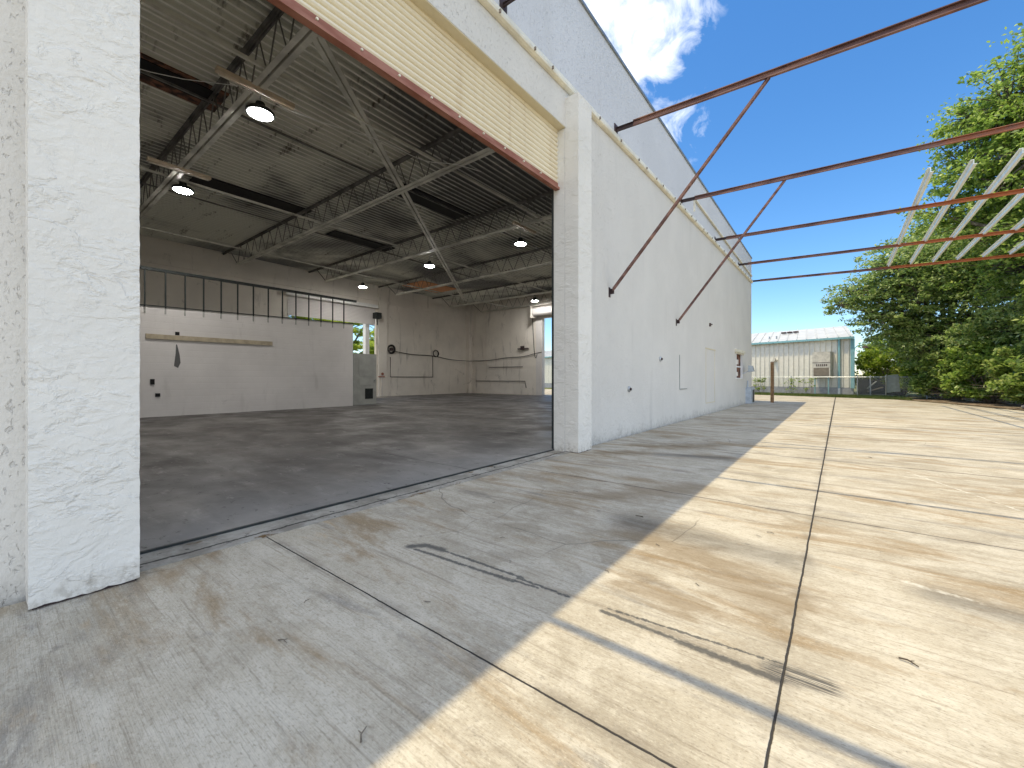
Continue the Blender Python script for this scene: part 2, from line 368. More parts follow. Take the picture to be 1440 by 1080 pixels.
# LED lens: bright disc with darker rings of dots
X, Y, Z = n.xyz()
M['tube'] = plain('unlit_tube_white', (.62,.58,.50), .4)
n = N('chain_link_wire')
X, Y, Z = n.xyz()
u = n.math('ADD', n.math('MULTIPLY', X, 1.0), n.math('MULTIPLY', Y, .35))
d1 = n.math('ABSOLUTE', n.math('SUBTRACT', n.math('FRACT', n.math('MULTIPLY', n.math('ADD', u, Z), 11.0)), .5))
d2 = n.math('ABSOLUTE', n.math('SUBTRACT', n.math('FRACT', n.math('MULTIPLY', n.math('SUBTRACT', u, Z), 11.0)), .5))
w = n.math('LESS_THAN', n.math('MINIMUM', d1, d2), .045)
tr = n.new('ShaderNodeBsdfTransparent'); ms = n.new('ShaderNodeMixShader'); n.link(w, ms.inputs[0]); n.link(tr.outputs[0], ms.inputs[1])
n.fin((.42,.43,.42), .4, None, .5); n.link(n.b.outputs[0], ms.inputs[2]); n.link(ms.outputs[0], n.out.inputs[0]); M['mesh'] = n.m

# ------------------------------------------------------------------ the ground
def sheet(name, poly, z, mat, kind='structure'):
    o = MB().add([(x, y, z) for x, y in poly], [tuple(range(len(poly)))]).build(name, mat)
    return structure(o, kind)
sheet('ground', [(-400,-300),(400,-300),(400,600),(-400,600)], -.03, M['ground'])
edge = [(15,-25),(15,8),(8.6,13),(6.4,19)]
pts = [(5.25,22.4),(4.2,25.6),(2.5,30.3),(0,31.7),(-4.7,33.5),(-30,38)]
ed = []
allp = edge[-1:] + pts
for (a, b) in zip(allp[:-1], allp[1:]):
    k = max(2, int(math.dist(a, b)/.35))
    for i in range(k):
        t = i/k; p = (a[0]+(b[0]-a[0])*t, a[1]+(b[1]-a[1])*t)
        w = .10*noise.noise((p[0]*1.7, p[1]*1.7, 0)) + .05*noise.noise((p[0]*6, p[1]*6, 3)); ed.append((p[0]+w, p[1]+w))
yard_poly = [(-3.3,-25)] + edge[:-1] + ed + [(-30,38),(-30,23.0),(-3.3,23.0)]
sheet('yard_pavement', yard_poly, 0.0, M['yard'])
sheet('dirt', [(9.5,10),(5.4,22.2),(4.3,25.8),(2.2,31.3),(3.2,33),(6,30),(9,24),(14,14)], .012, M['litter'])
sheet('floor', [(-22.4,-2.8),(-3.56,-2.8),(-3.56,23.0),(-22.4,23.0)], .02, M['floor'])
sheet('path', [(-40,-3),(-22.6,-3),(-22.6,23),(-40,23)], -.01, M['yard'])

# ------------------------------------------------------------------ the warehouse
FX, IX = -3.36, -3.56          # outer and inner face of the front wall
BX = -22.4                      # inner face of the back wall
Y0, Y1 = -3.0, 23.13            # ends of the building
EY = 22.9                       # inner face of the end wall
D0, D1 = .543, 5.61             # door opening
PIL = -3.13
LZ = 5.08                       # lintel underside
def par_z(y): return 7.36 - .0222*(y - 6.02)
def deck_z(y): return 7.04 - .012*y
def trim_z(y): return 5.66 + .0085*(y - 3.66)
wh = empty('warehouse', (-3.36, 9, 0), 'large grey stucco warehouse with an open cream roller shutter and dark empty interior', 'warehouse')
# front wall, left and right of the door, lintel; the upper strip starts at the trim line
def wall_piece(y0, y1, zlo, top0, top1, x0=IX, x1=FX):
    return ([(x0,y0,zlo),(x1,y0,zlo),(x1,y1,zlo),(x0,y1,zlo),(x0,y0,top0),(x1,y0,top0),(x1,y1,top1),(x0,y1,top1)],
            [(0,3,2,1),(4,5,6,7),(0,1,5,4),(1,2,6,5),(2,3,7,6),(3,0,4,7)])
W1, W2 = (19.27, 20.73), (1.12, 2.18)     # window hole
fw = MB()
fw.add(*wall_piece(Y0, D0, -.05, trim_z(Y0), trim_z(D0)))
fw.add(*wall_piece(D0, D1, LZ, trim_z(D0), trim_z(D1)))
fw.add(*wall_piece(D1, W1[0], -.05, trim_z(D1), trim_z(W1[0])))
fw.add(*wall_piece(W1[0], W1[1], -.05, W2[0], W2[0]))
fw.add(*wall_piece(W1[0], W1[1], W2[1], trim_z(W1[0]), trim_z(W1[1])))
fw.add(*wall_piece(W1[1], Y1, -.05, trim_z(W1[1]), trim_z(Y1)))
fw.build('front_wall', M['stucco'], wh)
up = MB().add([(IX,Y0,trim_z(Y0)),(FX+.004,Y0,trim_z(Y0)),(FX+.004,Y1,trim_z(Y1)),(IX,Y1,trim_z(Y1)),(IX,Y0,par_z(Y0)),(FX+.004,Y0,par_z(Y0)),(FX+.004,Y1,par_z(Y1)),(IX,Y1,par_z(Y1))],
     [(0,3,2,1),(4,5,6,7),(0,1,5,4),(1,2,6,5),(2,3,7,6),(3,0,4,7)]).build('parapet', M['stucco_upper'], wh)
MB().add([(IX-.03,Y0-.03,par_z(Y0)),(FX+.035,Y0-.03,par_z(Y0)),(FX+.035,Y1+.03,par_z(Y1)),(IX-.03,Y1+.03,par_z(Y1)),(IX-.03,Y0-.03,par_z(Y0)+.05),(FX+.035,Y0-.03,par_z(Y0)+.05),(FX+.035,Y1+.03,par_z(Y1)+.05),(IX-.03,Y1+.03,par_z(Y1)+.05)],
     [(0,3,2,1),(4,5,6,7),(0,1,5,4),(1,2,6,5),(2,3,7,6),(3,0,4,7)]).build('coping', M['cap'], wh)
# cream soffit skin under the lintel and on the upper jambs
MB().box(IX-.02, FX-.004, D0+.003, D1-.003, LZ-.012, LZ-.002).build('door_soffit', M['stucco_cream'], wh)
# flashing trim: a bent strip with seam clips
tr = MB()
def trim_run(y0, y1):
    prof = [(.004,-.01),(.04,-.005),(.07,.015),(.075,.05),(.045,.12),(.035,.155),(.004,.165)]
    vs = []; k = len(prof)
    for y in (y0, y1): vs += [(FX+a, y, trim_z(y)-.03+b) for a, b in prof]
    return vs, [(i, i+1, k+i+1, k+i) for i in range(k-1)] + [tuple(range(k))[::-1], tuple(range(k, 2*k))]
tr.add(*trim_run(Y0, Y1+.02))
trim = tr.build('wall_trim', M['trim'], wh)
y = .3; clip = None
while y < 22.8:
    if not (D1-.1 < y < D1+.55):
        if clip is None:
            clip = MB().box(-.02, .012, -.010, .010, -.04, .0).build('clip', M['twig']); o = clip
        else: o = clip.copy(); COL.objects.link(o)
        o.parent = trim; o.location = (FX+.085, y, trim_z(y)+.03)
    y += random.choice((.45,.62,.75,.9))
# pilasters: subdivided, slightly uneven boxes
def pilaster(y0, y1, ztop, seed):
    m = MB(); nz = 260; nx = 6; ny = 16
    ring = [(PIL, y0 + (y1-y0)*i/ny) for i in range(ny+1)]
    ring = [(FX-.01 + (PIL-FX+.01)*i/nx, y0) for i in range(nx)] + ring + [(PIL - (PIL-FX+.01)*i/nx, y1) for i in range(1, nx+1)]
    k = len(ring)
    for j in range(nz+1):
        for i, (x, yy) in enumerate(ring):
            z = ztop*j/nz
            if j == 0: z = .012 + .012*noise.noise((x*25+seed, yy*25, 3)) + .006*noise.noise((x*70, yy*70, seed))
            a = noise.noise((x*9+seed, yy*9, z*9))*.002 + noise.noise((x*30+seed, yy*30, z*30))*.0018
            cx, cy = FX, (y0+y1)/2
            dx = a if x > FX + .02 else 0
            dy = a*(1 if yy > cy else -1) if abs(yy-cy) > (y1-y0)*.48 else 0
            m.v.append((x+dx, yy+dy, z))
    for j in range(nz):
        for i in range(k-1): m.f.append((j*k+i, j*k+i+1, (j+1)*k+i+1, (j+1)*k+i))
    m.f.append(tuple(nz*k+i for i in range(k)))
    pl_ = m.build('pilaster', M['stucco_rough'], wh)
    ft = MB().box(FX, PIL-.012, y0+.012, y1-.012, .001, .03).build('base_shadow_dirt', M['stub'], None); ft.parent = pl_; ft.matrix_parent_inverse = Matrix.Translation(wh.location).inverted() @ Matrix.Translation(wh.location)  # dark strip standing in for the shadow and dirt line under the pilaster
    return pl_
pilaster(.129, D0, 5.53, 0); pilaster(D1, 6.04, 5.53, 40)
# door jamb skins (the reveals)
MB().box(IX-.01, FX-.02, D1-.006, D1-.002, 0, LZ-.02).build('door_jamb', M['stucco_rough'], wh)
MB().box(IX-.06, IX-.005, D0-.12, D0-.01, 0, 4.9).build('shutter_guide', M['steel_dark'], wh)
MB().box(IX-.06, IX-.005, D1+.01, D1+.12, 0, 4.9).build('shutter_guide', M['steel_dark'], wh)
MB().box(IX, FX+.10, D0-.01, D1+.01, -.02, .006).build('door_sill', M['sill'], wh)
MB().box(IX-.02, IX+.0, D0, D1, .004, .022).build('sill_angle', M['steel_dark'], wh)
# roller shutter: curved slats, rolled up with its brown bottom bar in sight
SB = 4.13
sh = bpy.data.objects.new('roller_shutter', None); COL.objects.link(sh); sh.parent = wh; sh.location = (IX+.01 - wh.location.x, (D0+D1)/2 - wh.location.y, SB - wh.location.z)
def child_of_part(mb, name, mat, part, smooth=False):
    o = mb.build(name, mat, None, smooth); o.parent = part
    loc = part.location + (part.parent.location if part.parent else Vector()); o.matrix_parent_inverse = Matrix.Translation(loc).inverted(); return o
prof = []; pitch = .072; z = SB + .10
while z < LZ + .12:
    for t, dx in ((0,0),(.10,.004),(.20,.022),(.42,.034),(.62,.034),(.84,.022),(.94,.004)): prof.append((IX+.035+dx, z + t*pitch))
    z += pitch
prof.append((IX+.035, z))
cu = MB().extrude_profile(prof, lambda a, b, t: (a, t, b), D0-.06, D1+.06)
child_of_part(cu, 'shutter_curtain', M['shutter'], sh)
bb = MB().box(IX+.02, IX+.07, D0-.05, D1+.05, SB-.005, SB+.105).box(IX+.071, IX+.10, D0-.02, D1+.02, SB-.005, SB+.035)
child_of_part(bb, 'bottom_bar', M['bar'], sh)
y = .9
while y < 5.5: child_of_part(MB().lathe([(.012,0),(.012,.02)], (IX+.071, y, SB+.07), 8, 'x'), 'bolt', M['trim'], sh); y += .42
child_of_part(MB().lathe([(.34,D0-.1),(.34,D1+.1)], (0,0,0), 20, 'z'), 'shutter_coil', M['shutter'], sh)
co = sh.children[-1] if sh.children else None
for o in COL.objects:
    if o.name == 'shutter_coil':
        for v in o.data.vertices:
            x, yv, zv = v.co; v.co = (IX-.36 + x, zv, 5.45 + yv)
# back, end and near walls
RB = (9.7, 14.9, 5.3)           # rear opening: y from, to, head height
bw = MB()
bw.box(BX-.2, BX, Y0, RB[0], -.05, 7.2); bw.box(BX-.2, BX, RB[1], Y1, -.05, 7.0); bw.box(BX-.2, BX, RB[0], RB[1], RB[2], 7.15)
bw.build('back_wall', M['inner'], wh)
MB().box(BX, BX+.12, 15.0, 15.62, 0, 6.7).build('pilaster', M['inner'], wh)
MB().box(BX, BX+.05, Y0+.2, 14.99, 5.93, 6.15).build('wall_ledge', M['inner'], wh)
MB().box(BX, BX+.05, 15.63, EY, 5.80, 5.98).build('wall_ledge', M['inner'], wh)
ED = (-15.46, -10.6, 5.15)
ew = MB(); ew.box(BX, ED[0], EY, Y1, -.05, 6.98); ew.box(ED[1], IX, EY, Y1, -.05, 6.98); ew.box(ED[0], ED[1], EY, Y1, ED[2], 6.98)
ew.build('end_wall', M['inner'], wh)
MB().box(ED[0]-.5, ED[0]-.001, EY-.05, EY-.001, .02, 5.3).build('door_jamb', M['partition'], wh)
MB().box(BX+.001, BX+.42, EY-.22, EY-.001, 0, 6.7).build('pilaster', M['inner'], wh)
MB().box(BX-.2, IX, Y0, Y0+.2, -.05, 7.2).build('near_wall', M['inner'], wh)
# rear roller shutter half lowered, end shutter as a rolled coil
def curtain(name, ya, yb, za, zb, x, mat, part):
    pr = []; z = za
    while z < zb: pr += [(x, z), (x+.012, z+.03), (x+.012, z+.05)]; z += .08
    return child_of_part(MB().extrude_profile(pr, lambda a, b, t: (a, t, b), ya, yb), name, mat, part)
rs = bpy.data.objects.new('roller_shutter', None); COL.objects.link(rs); rs.parent = wh; rs.location = (BX - wh.location.x, 12.3 - wh.location.y, 4.5)
curtain('shutter_curtain', 9.65, 14.8, 4.5, 5.42, BX+.02, M['partition'], rs)
child_of_part(MB().box(BX+.012, BX+.07, 9.65, 14.8, 4.42, 4.5), 'bottom_bar', M['partition'], rs)
child_of_part(MB().box(BX+.002, BX+.30, 9.5, 14.85, 5.43, 5.62), 'shutter_hood', M['white'], rs)
child_of_part(MB().box(BX+.05, BX+.45, 14.62, 14.98, 4.80, 5.15).tube([(BX+.25,14.8,4.8),(BX+.25,14.8,4.4)], .03), 'shutter_motor', M['steel_dark'], rs)
MB().box(BX-.5, BX-.21, 14.30, 14.56, 0, 4.6).build('rear_post', M['white'], wh)
es = bpy.data.objects.new('roller_shutter', None); COL.objects.link(es); es.parent = wh; es.location = (-13 - wh.location.x, EY - wh.location.y, 5.4)
cm = MB(); 
def ycyl(m, x0, x1, y, z, r, n=18):
    b = len(m.v)
    for x in (x0, x1):
        for q in range(n): t = 2*math.pi*q/n; m.v.append((x, y + r*math.cos(t), z + r*math.sin(t)))
    for q in range(n): m.f.append((b+q, b+(q+1)%n, b+n+(q+1)%n, b+n+q))
    m.f.append(tuple(b+q for q in range(n))[::-1]); m.f.append(tuple(b+n+q for q in range(n)))
ycyl(cm, -15.9, -10.4, EY-.38, 5.55, .30); child_of_part(cm, 'shutter_coil', M['partition'], es)
child_of_part(MB().box(-15.92, -10.3, EY-.75, EY-.05, 5.88, 5.92).box(-15.95,-15.9,EY-.75,EY-.05,5.15,5.92), 'shutter_hood', M['inner'], es)
# roof deck: corrugated steel, ribs running along the building
pr = []; x = BX-.1; p = .20
while x < FX-.25:
    pr += [(x, 0), (x+.045, 0), (x+.065, .06), (x+.18, .06)]; x += p
m = MB(); k = len(pr)
for yv in (Y0+.1, Y1-.05): m.v += [(a, yv, deck_z(yv) + b) for a, b in pr]
m.f = [(i, i+1, k+i+1, k+i) for i in range(k-1)]
nb = len(m.v)
m.add([(BX-.2,Y0,deck_z(Y0)+.09),(IX-.01,Y0,deck_z(Y0)+.09),(IX-.01,Y1-.02,deck_z(Y1)+.09),(BX-.2,Y1-.02,deck_z(Y1)+.09),
       (BX-.2,Y0,deck_z(Y0)+.2),(IX-.01,Y0,deck_z(Y0)+.2),(IX-.01,Y1-.02,deck_z(Y1)+.2),(BX-.2,Y1-.02,deck_z(Y1)+.2)],
      [(0,3,2,1),(4,5,6,7),(0,1,5,4),(1,2,6,5),(2,3,7,6),(3,0,4,7)])
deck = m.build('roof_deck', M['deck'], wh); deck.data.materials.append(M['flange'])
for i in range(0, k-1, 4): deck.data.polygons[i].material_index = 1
# roof patches seen from below: a rusty hatch, sooty skylight wells, one orange board
def patch(name, x0, x1, y0, y1, mat, dz=.012):
    zz = deck_z((y0+y1)/2) - dz
    return MB().box(x0, x1, y0, y1, zz-.03, zz+.005).build(name, mat, wh)
patch('roof_hatch', -10.75, -9.85, 1.2, 3.1, M['rustplate'])
patch('hatch_well', -10.45, -9.95, 1.25, 2.95, M['dark'], .03)
patch('skylight', -15.2, -14.3, 3.7, 7.0, M['dark'])
patch('skylight', -10.9, -10.1, 7.7, 10.5, M['dark'])
patch('skylight', -16.2, -15.4, 8.4, 11.2, M['dark'])
patch('skylight', -7.8, -7.0, 13.2, 15.6, M['dark'])
patch('roof_board', -20.9, -19.0, 15.7, 18.5, M['orange'])
# open-web roof joists
def joist(yc, zb, xf=-5.9, xb=-20.6):
    j = bpy.data.objects.new('roof_joist', None); COL.objects.link(j); j.parent = wh; j.location = (-13 - wh.location.x, yc - wh.location.y, zb)
    zt = deck_z(yc) - .035
    b = MB()
    for s in (-1, 1):
        b.box(xb, xf, yc+s*.02-(.085 if s < 0 else 0), yc+s*.02+(.085 if s > 0 else 0), zb, zb+.008)
        b.box(xb, xf, yc+s*.02-.004, yc+s*.02+.004, zb+.008, zb+.085)
    child_of_part(b, 'bottom_chord', M['chord'], j)
    t = MB()
    for s in (-1, 1):
        t.box(BX+.02, IX-.03, yc+s*.014-(.055 if s < 0 else 0), yc+s*.014+(.055 if s > 0 else 0), zt-.008, zt)
        t.box(BX+.02, IX-.03, yc+s*.014-.004, yc+s*.014+.004, zt-.07, zt-.008)
    child_of_part(t, 'top_chord', M['joist'], j)
    w = MB(); cnt = 20; step = (xf-xb)/cnt
    for i in range(cnt):
        xa = xb + i*step; xm = xa + step/2
        w.tube([(xa, yc, zb+.03), (xm, yc, zt-.04)], .013, 6); w.tube([(xm, yc, zt-.04), (xa+step, yc, zb+.03)], .013, 6)
    w.tube([(xf, yc, zb+.03), (xf+1.1, yc, zt-.04)], .018, 6); w.tube([(xb, yc, zb+.03), (xb-.9, yc, zt-.04)], .018, 6)
    child_of_part(w, 'web', M['joist'], j)
for yc, zb in ((-1.0,6.1),(2.87,6.1),(6.8,6.1),(10.75,6.1),(15.05,6.07),(19.4,5.93),(22.5,5.98)): joist(yc, zb)
for x in (-7.3, -13.1, -18.2):
    MB().bar((x, Y0+.3, 6.19), (x, EY-.3, 6.12), .05, .05).build('bridging', M['chord'], wh)
for x in (-10.2, -16):
    MB().bar((x, Y0+.3, 6.9), (x, EY-.3, 6.72), .04, .04).build('bridging', M['joist'], wh)
a, b = Vector((-5.2,1.95,6.2)), Vector((-18.4,18.55,6.02)); dv = (b-a).normalized(); sd = dv.cross(Vector((0,0,1))).normalized()
cb = MB()
for s in (-1, 1): cb.bar(a+sd*s*.06, b+sd*s*.06, .085, .012); cb.bar(a+sd*s*.03+Vector((0,0,.03)), b+sd*s*.03+Vector((0,0,.03)), .008, .06)
cb.build('cross_brace', M['chord'], wh)
# wall window with its little cream head, at the far end
win = bpy.data.objects.new('window', None); COL.objects.link(win); win.parent = wh; win.location = (FX - wh.location.x, 20 - wh.location.y, W2[0])
child_of_part(MB().box(IX, FX+.012, W1[0], W1[0]+.06, W2[0], W2[1]).box(IX, FX+.012, W1[1]-.06, W1[1], W2[0], W2[1]).box(IX, FX+.02, W1[0]+.06, W1[1]-.06, W2[0], W2[0]+.05).box(IX, FX-.05, W1[0]+.06, W1[1]-.06, 1.62, 1.68), 'window_frame', M['white'], win)
child_of_part(MB().box(FX-.09, FX-.07, W1[0]+.06, W1[1]-.06, W2[0]+.05, 1.62).box(FX-.09, FX-.07, W1[0]+.06, W1[1]-.06, 1.68, W2[1]), 'board', M['rustplate'], win)
child_of_part(MB().box(FX, FX+.07, 19.0, 21.0, 2.24, 2.36).box(FX+.001, FX+.03, 19.05, 20.95, 2.18, 2.239), 'window_head', M['trim'], win)
child_of_part(MB().box(FX-.069, FX-.05, 19.6, 20.1, 1.75, 1.95), 'patch', M['inner'], win); child_of_part(MB().box(FX-.069, FX-.05, 19.5, 20.0, 1.25, 1.42), 'patch', M['inner'], win)
# blocked-up doorway and panel: shallow filled recess lines on the wall
MB().box(FX, FX+.012, 14.25, 15.6, 2.10, 2.135).box(FX, FX+.006, 14.30, 14.325, .34, 2.09).box(FX, FX+.006, 15.5, 15.52, .34, 2.09).box(FX, FX+.006, 14.326, 15.49, .34, .36).build('blocked_doorway', M['stucco_cream'], wh)
MB().box(FX, FX+.008, 11.50, 11.53, .85, 1.78).box(FX, FX+.008, 11.531, 12.2, .85, .87).build('filled_hatch', M['cap'], wh)
MB().box(FX, FX+.05, 12.86, 12.89, 6.05, 6.43).bar((FX+.04,12.88,6.41),(FX+.04,23.0,6.10),.05,.05).build('conduit_rail', M['trim'], wh)

# ------------------------------------------------------------------ things on the outer wall
def wall_fitting(y, z, label, r):
    o = empty('wall_fitting', (FX, y, z), label, 'wall fitting')
    MB().lathe([(r,0),(r,.02),(r*.8,.035)], (FX, y, z), 16, 'x').build('plate', M['galv'], o)
    MB().lathe([(r*.45,.035),(r*.45,.06),(r*.3,.065)], (FX, y, z), 12, 'x').build('hub', M['stub'], o)
wall_fitting(9.97, 1.61, 'upper small round grey fitting sticking out of the stucco wall', .06)
wall_fitting(8.09, .93, 'lower small round grey fitting on the stucco wall near the pilaster', .06)
mb_ = empty('meter_box', (FX, 22.1, 0), 'blue-grey utility box at the foot of the wall by the far corner', 'utility box')
MB().box(FX, FX+.22, 21.5, 22.5, 0, .72).build('cabinet', M['box'], mb_)
MB().box(FX+.221, FX+.235, 21.95, 22.35, .05, .62).build('door', M['steel_dark'], mb_)
MB().tube([(FX+.05,21.75,.72),(FX+.05,21.75,1.05)], .03).build('conduit', M['box'], mb_)
fl = empty('wall_floodlight', (FX, 20.9, 1.5), 'grey floodlight on a bent arm beside the boarded window', 'floodlight')
MB().tube([(FX,20.7,1.35),(FX+.12,20.75,1.40),(FX+.25,20.9,1.5)], .018).build('arm', M['galv'], fl)
MB().add([(FX+.2,20.75,1.42),(FX+.42,20.85,1.46),(FX+.42,21.15,1.46),(FX+.2,21.2,1.42),(FX+.22,20.78,1.72),(FX+.36,20.85,1.70),(FX+.36,21.1,1.70),(FX+.22,21.15,1.72)],
         [(0,3,2,1),(4,5,6,7),(0,1,5,4),(1,2,6,5),(2,3,7,6),(3,0,4,7)]).build('head', M['cap'], fl)
wp = empty('weatherproof_bracket', (FX, 14.9, 2.88), 'small rusty bracket left on the wall above the blocked doorway', 'bracket')
MB().box(FX, FX+.05, 14.75, 14.77, 2.86, 2.97).box(FX, FX+.03, 14.771, 15.1, 2.94, 2.965).build('bracket_plate', M['stub'], wp)

# ------------------------------------------------------------------ rusted canopy beams
SL = -.033
def channel(m, a, b, h, w, t=.012):
    """open C channel standing on edge from a to b (web on the far side)"""
    a = Vector(a); b = Vector(b)
    m.bar(a+Vector((0,w/2,0)), b+Vector((0,w/2,0)), t, h)
    for s in (-1, 1): m.bar(a+Vector((0,-t/2,s*(h/2-t/2))), b+Vector((0,-t/2,s*(h/2-t/2))), w-.001, t)
def canopy_beam(y, z, label, brace=None, xe=8.5, h=.10, w=.04):
    o = empty('canopy_beam', (FX, y, z), label, 'canopy beam', 'rusted canopy beams along the wall')
    m = MB(); channel(m, (FX+.36, y, z+SL*.36), (xe, y, z+SL*(xe-FX)), h, w); m.build('beam', M['beam'], o)
    m = MB(); channel(m, (FX+.01, y+.02, z), (FX+.48, y+.02, z+SL*.48), h*.82, w*.6); m.bar((FX+.008, y+.02, z-.1), (FX+.008, y+.02, z+.1), .14, .016, (1,0,0)); m.build('wall_stub', M['stub'], o)
    if brace:
        yb, zb, xt = brace; zt = z + SL*(xt-FX) - .07
        m = MB(); A = Vector((FX+.07, yb, zb)); B = Vector((xt, y, zt))
        m.bar(A, B, .06, .01); m.bar(A+Vector((0,.026,.03)), B+Vector((0,.026,.03)), .01, .06)
        m.build('brace', M['beam'], o)
        MB().box(FX, FX+.008, yb-.035, yb+.035, zb-.12, zb+.06).box(FX+.009, FX+.08, yb+.03, yb+.038, zb-.06, zb+.04).build('brace_plate', M['stub'], o)
    return o
canopy_beam(7.44, 5.90, 'nearest rusted steel canopy beam, with the long diagonal brace to the wall', (7.19, 2.78, -.85))
canopy_beam(11.61, 5.93, 'second rusted canopy beam, with the shorter diagonal brace', (11.23, 2.65, -1.0))
canopy_beam(15.52, 5.91, 'third rusted canopy beam, first one carrying the pale purlins, no brace')
canopy_beam(19.74, 5.96, 'fourth rusted canopy beam, between the third and the last one')
canopy_beam(23.2, 5.90, 'farthest rusted canopy beam, at the far corner of the wall')
canopy_beam(.46, 5.88, 'rusted canopy beam above the left pilaster, out over the yard', None, 8.5, .075, .03)
canopy_beam(4.05, 5.89, 'rusted canopy beam above the roller shutter opening', None, 8.5, .065, .026)
ords = ['leftmost pale', 'second pale', 'third pale', 'fourth pale', 'fifth pale', 'sixth pale', 'rightmost pale']
for i in range(7):
    x = 1.62 + i*.665
    zz = 5.91 + SL*(x-FX) + .075
    ya, yb = 13.15 + rng.uniform(-.1,.1), 23.45 + rng.uniform(-.1,.1)
    zz -= .02; m = MB(); m.bar((x, ya, zz+.05), (x, yb, zz+.07), .01, .09); m.bar((x+.024, ya, zz+.002), (x+.024, yb, zz+.022), .055, .008); m.bar((x-.024, ya, zz+.098), (x-.024, yb, zz+.118), .055, .008)
    tag(m.build('purlin', M['purlin'], None), ords[i] + ' green-white steel purlin lying across the rusted canopy beams', 'purlin', 'pale purlins on the canopy beams')

# ------------------------------------------------------------------ inside: partition, door, lamps, cables
PX = -15.7
pa = empty('partition_wall', (PX, 5, 0), 'scuffed white partition wall with bare black studs above it', 'partition wall')
def ptop(y): return 3.25 + .02*(y-2.8)
MB().add([(PX-.10,-2.7,.02),(PX,-2.7,.02),(PX,9.35,.02),(PX-.10,9.35,.02),(PX-.10,-2.7,ptop(-2.7)),(PX,-2.7,ptop(-2.7)),(PX,9.35,ptop(9.35)),(PX-.10,9.35,ptop(9.35))],
         [(0,3,2,1),(4,5,6,7),(0,1,5,4),(1,2,6,5),(2,3,7,6),(3,0,4,7)]).build('wall_panel', M['partition'], pa)
MB().box(PX-.06, PX+.03, -2.7, 9.5, 4.29, 4.37).build('top_rail', M['steel_dark'], pa)
MB().bar((PX+.02,-2.6,ptop(-2.6)+.012),(PX+.02,9.35,ptop(9.35)+.012),.035,.022).build('bottom_rail', M['steel_dark'], pa)
yy = 2.83
while yy < 9.3:
    z0 = ptop(yy) - .03
    sx = MB().box(PX+.002, PX+.035, yy-.018, yy+.018, z0, 4.29).build('stud', M['steel_dark'], pa)
    ft = MB().box(PX+.002, PX+.02, yy-.018, yy+.018, z0-.18, z0-.001).build('stud_foot', M['doorgrey'], None); ft.parent = sx; ft.matrix_parent_inverse = Matrix.Translation(pa.location).inverted() @ Matrix.Translation(pa.location); yy += .47
MB().box(PX+.001, PX+.045, 2.85, 6.25, 2.30, 2.44).build('ledger_board', M['wood'], pa)
for y_, z_, w_, h_ in ((3.0,1.05,.10,.16),(3.12,.66,.11,.10),(3.58,2.50,.10,.10)):
    MB().box(PX+.001, PX+.03, y_-w_/2, y_+w_/2, z_-h_/2, z_+h_/2).build('socket_hole', M['dark'], pa)
n = N('torn_panel_patch'); n.fin((.12,.12,.12), .9); 
MB().add([(PX+.004,3.50,1.52),(PX+.004,3.60,1.46),(PX+.004,3.66,1.62),(PX+.004,3.64,1.86),(PX+.004,3.58,2.16),(PX+.004,3.55,2.18),(PX+.004,3.54,1.90)], [tuple(range(7))]).build('torn_patch', n.m, pa)
dp = empty('door_panel', (PX, 9.9, 0), 'grey door slab with a small vent, standing past the end of the white partition', 'door')
MB().box(PX-.05, PX, 9.37, 10.45, .06, 2.18).build('slab', M['doorgrey'], dp)
MB().box(PX+.001, PX+.012, 9.62, 10.26, 1.25, 2.02).box(PX+.001, PX+.010, 9.62, 10.26, .85, 1.17).build('moulding', M['doorgrey'], dp)
v = MB()
for i in range(8): v.bar((PX+.012, 9.92, .32+i*.05), (PX+.012, 10.26, .32+i*.05), .02, .03)
v.box(PX+.001, PX+.004, 9.90, 10.28, .28, .72); v.build('vent_grille', M['steel_dark'], dp)
MB().lathe([(.03,0),(.03,.05)], (PX, 10.36, 1.05), 12, 'x').build('handle', M['galv'], dp)
def high_bay(x, y, z, label, r=.21):
    o = empty('high_bay_lamp', (x, y, z), label, 'lamp', 'round high-bay lamps under the roof')
    MB().lathe([(r*.5,.004),(r*.965,.004),(r*.985,-.016),(r+.02,-.014),(r+.024,.03),(r*.95,.07),(.09,.10),(.075,.20),(.03,.22)], (x,y,z), 28).build('housing', M['steel_dark'], o)
    MB().lathe([(r*.1,-.065),(r*.5,-.058),(r*.80,-.036),(r*.94,-.006),(r*.95,.002)][::-1] , (x,y,z), 28).build('lens', M['lens'], o)
    rg = MB()
    for q in (.30, .52, .72): rg.tube([(x+r*q*math.cos(t*.2618), y+r*q*math.sin(t*.2618), z-.066+.055*q**3) for t in range(25)], .0055, 5)
    rg.build('lens_ring', M['steel_dark'], o)
    MB().tube([(x,y,z+.2),(x,y,z+.45)], .012).build('hook', M['galv'], o)
high_bay(-8.37, 3.13, 6.02, 'nearest round lamp under the roof, beside the first tan strip')
high_bay(-13.34, 3.16, 6.02, 'bright round lamp hanging near the left pilaster, below the second tan strip')
high_bay(-13.82, 11.8, 5.98, 'round lamp in the middle of the hall near the long cross brace')
high_bay(-8.98, 11.88, 5.98, 'round lamp on the right, close to the right pilaster')
high_bay(-19.73, 12.31, 5.98, 'round lamp hanging above the half-lowered rear shutter')
high_bay(-14.9, 21.2, 5.98, 'farthest round lamp, in front of the end wall doorway')
def strip(x, y, label):
    o = empty('strip_light', (x, y, 6.1), label, 'strip light', 'tan strip lights under the roof')
    MB().box(x-.055, x+.055, y, y+1.2, 6.05, 6.12).build('channel', M['tan'], o)
    MB().tube([(x-.02,y+.04,6.03),(x-.02,y+1.16,6.03)], .016).build('tube', M['tube'], o)
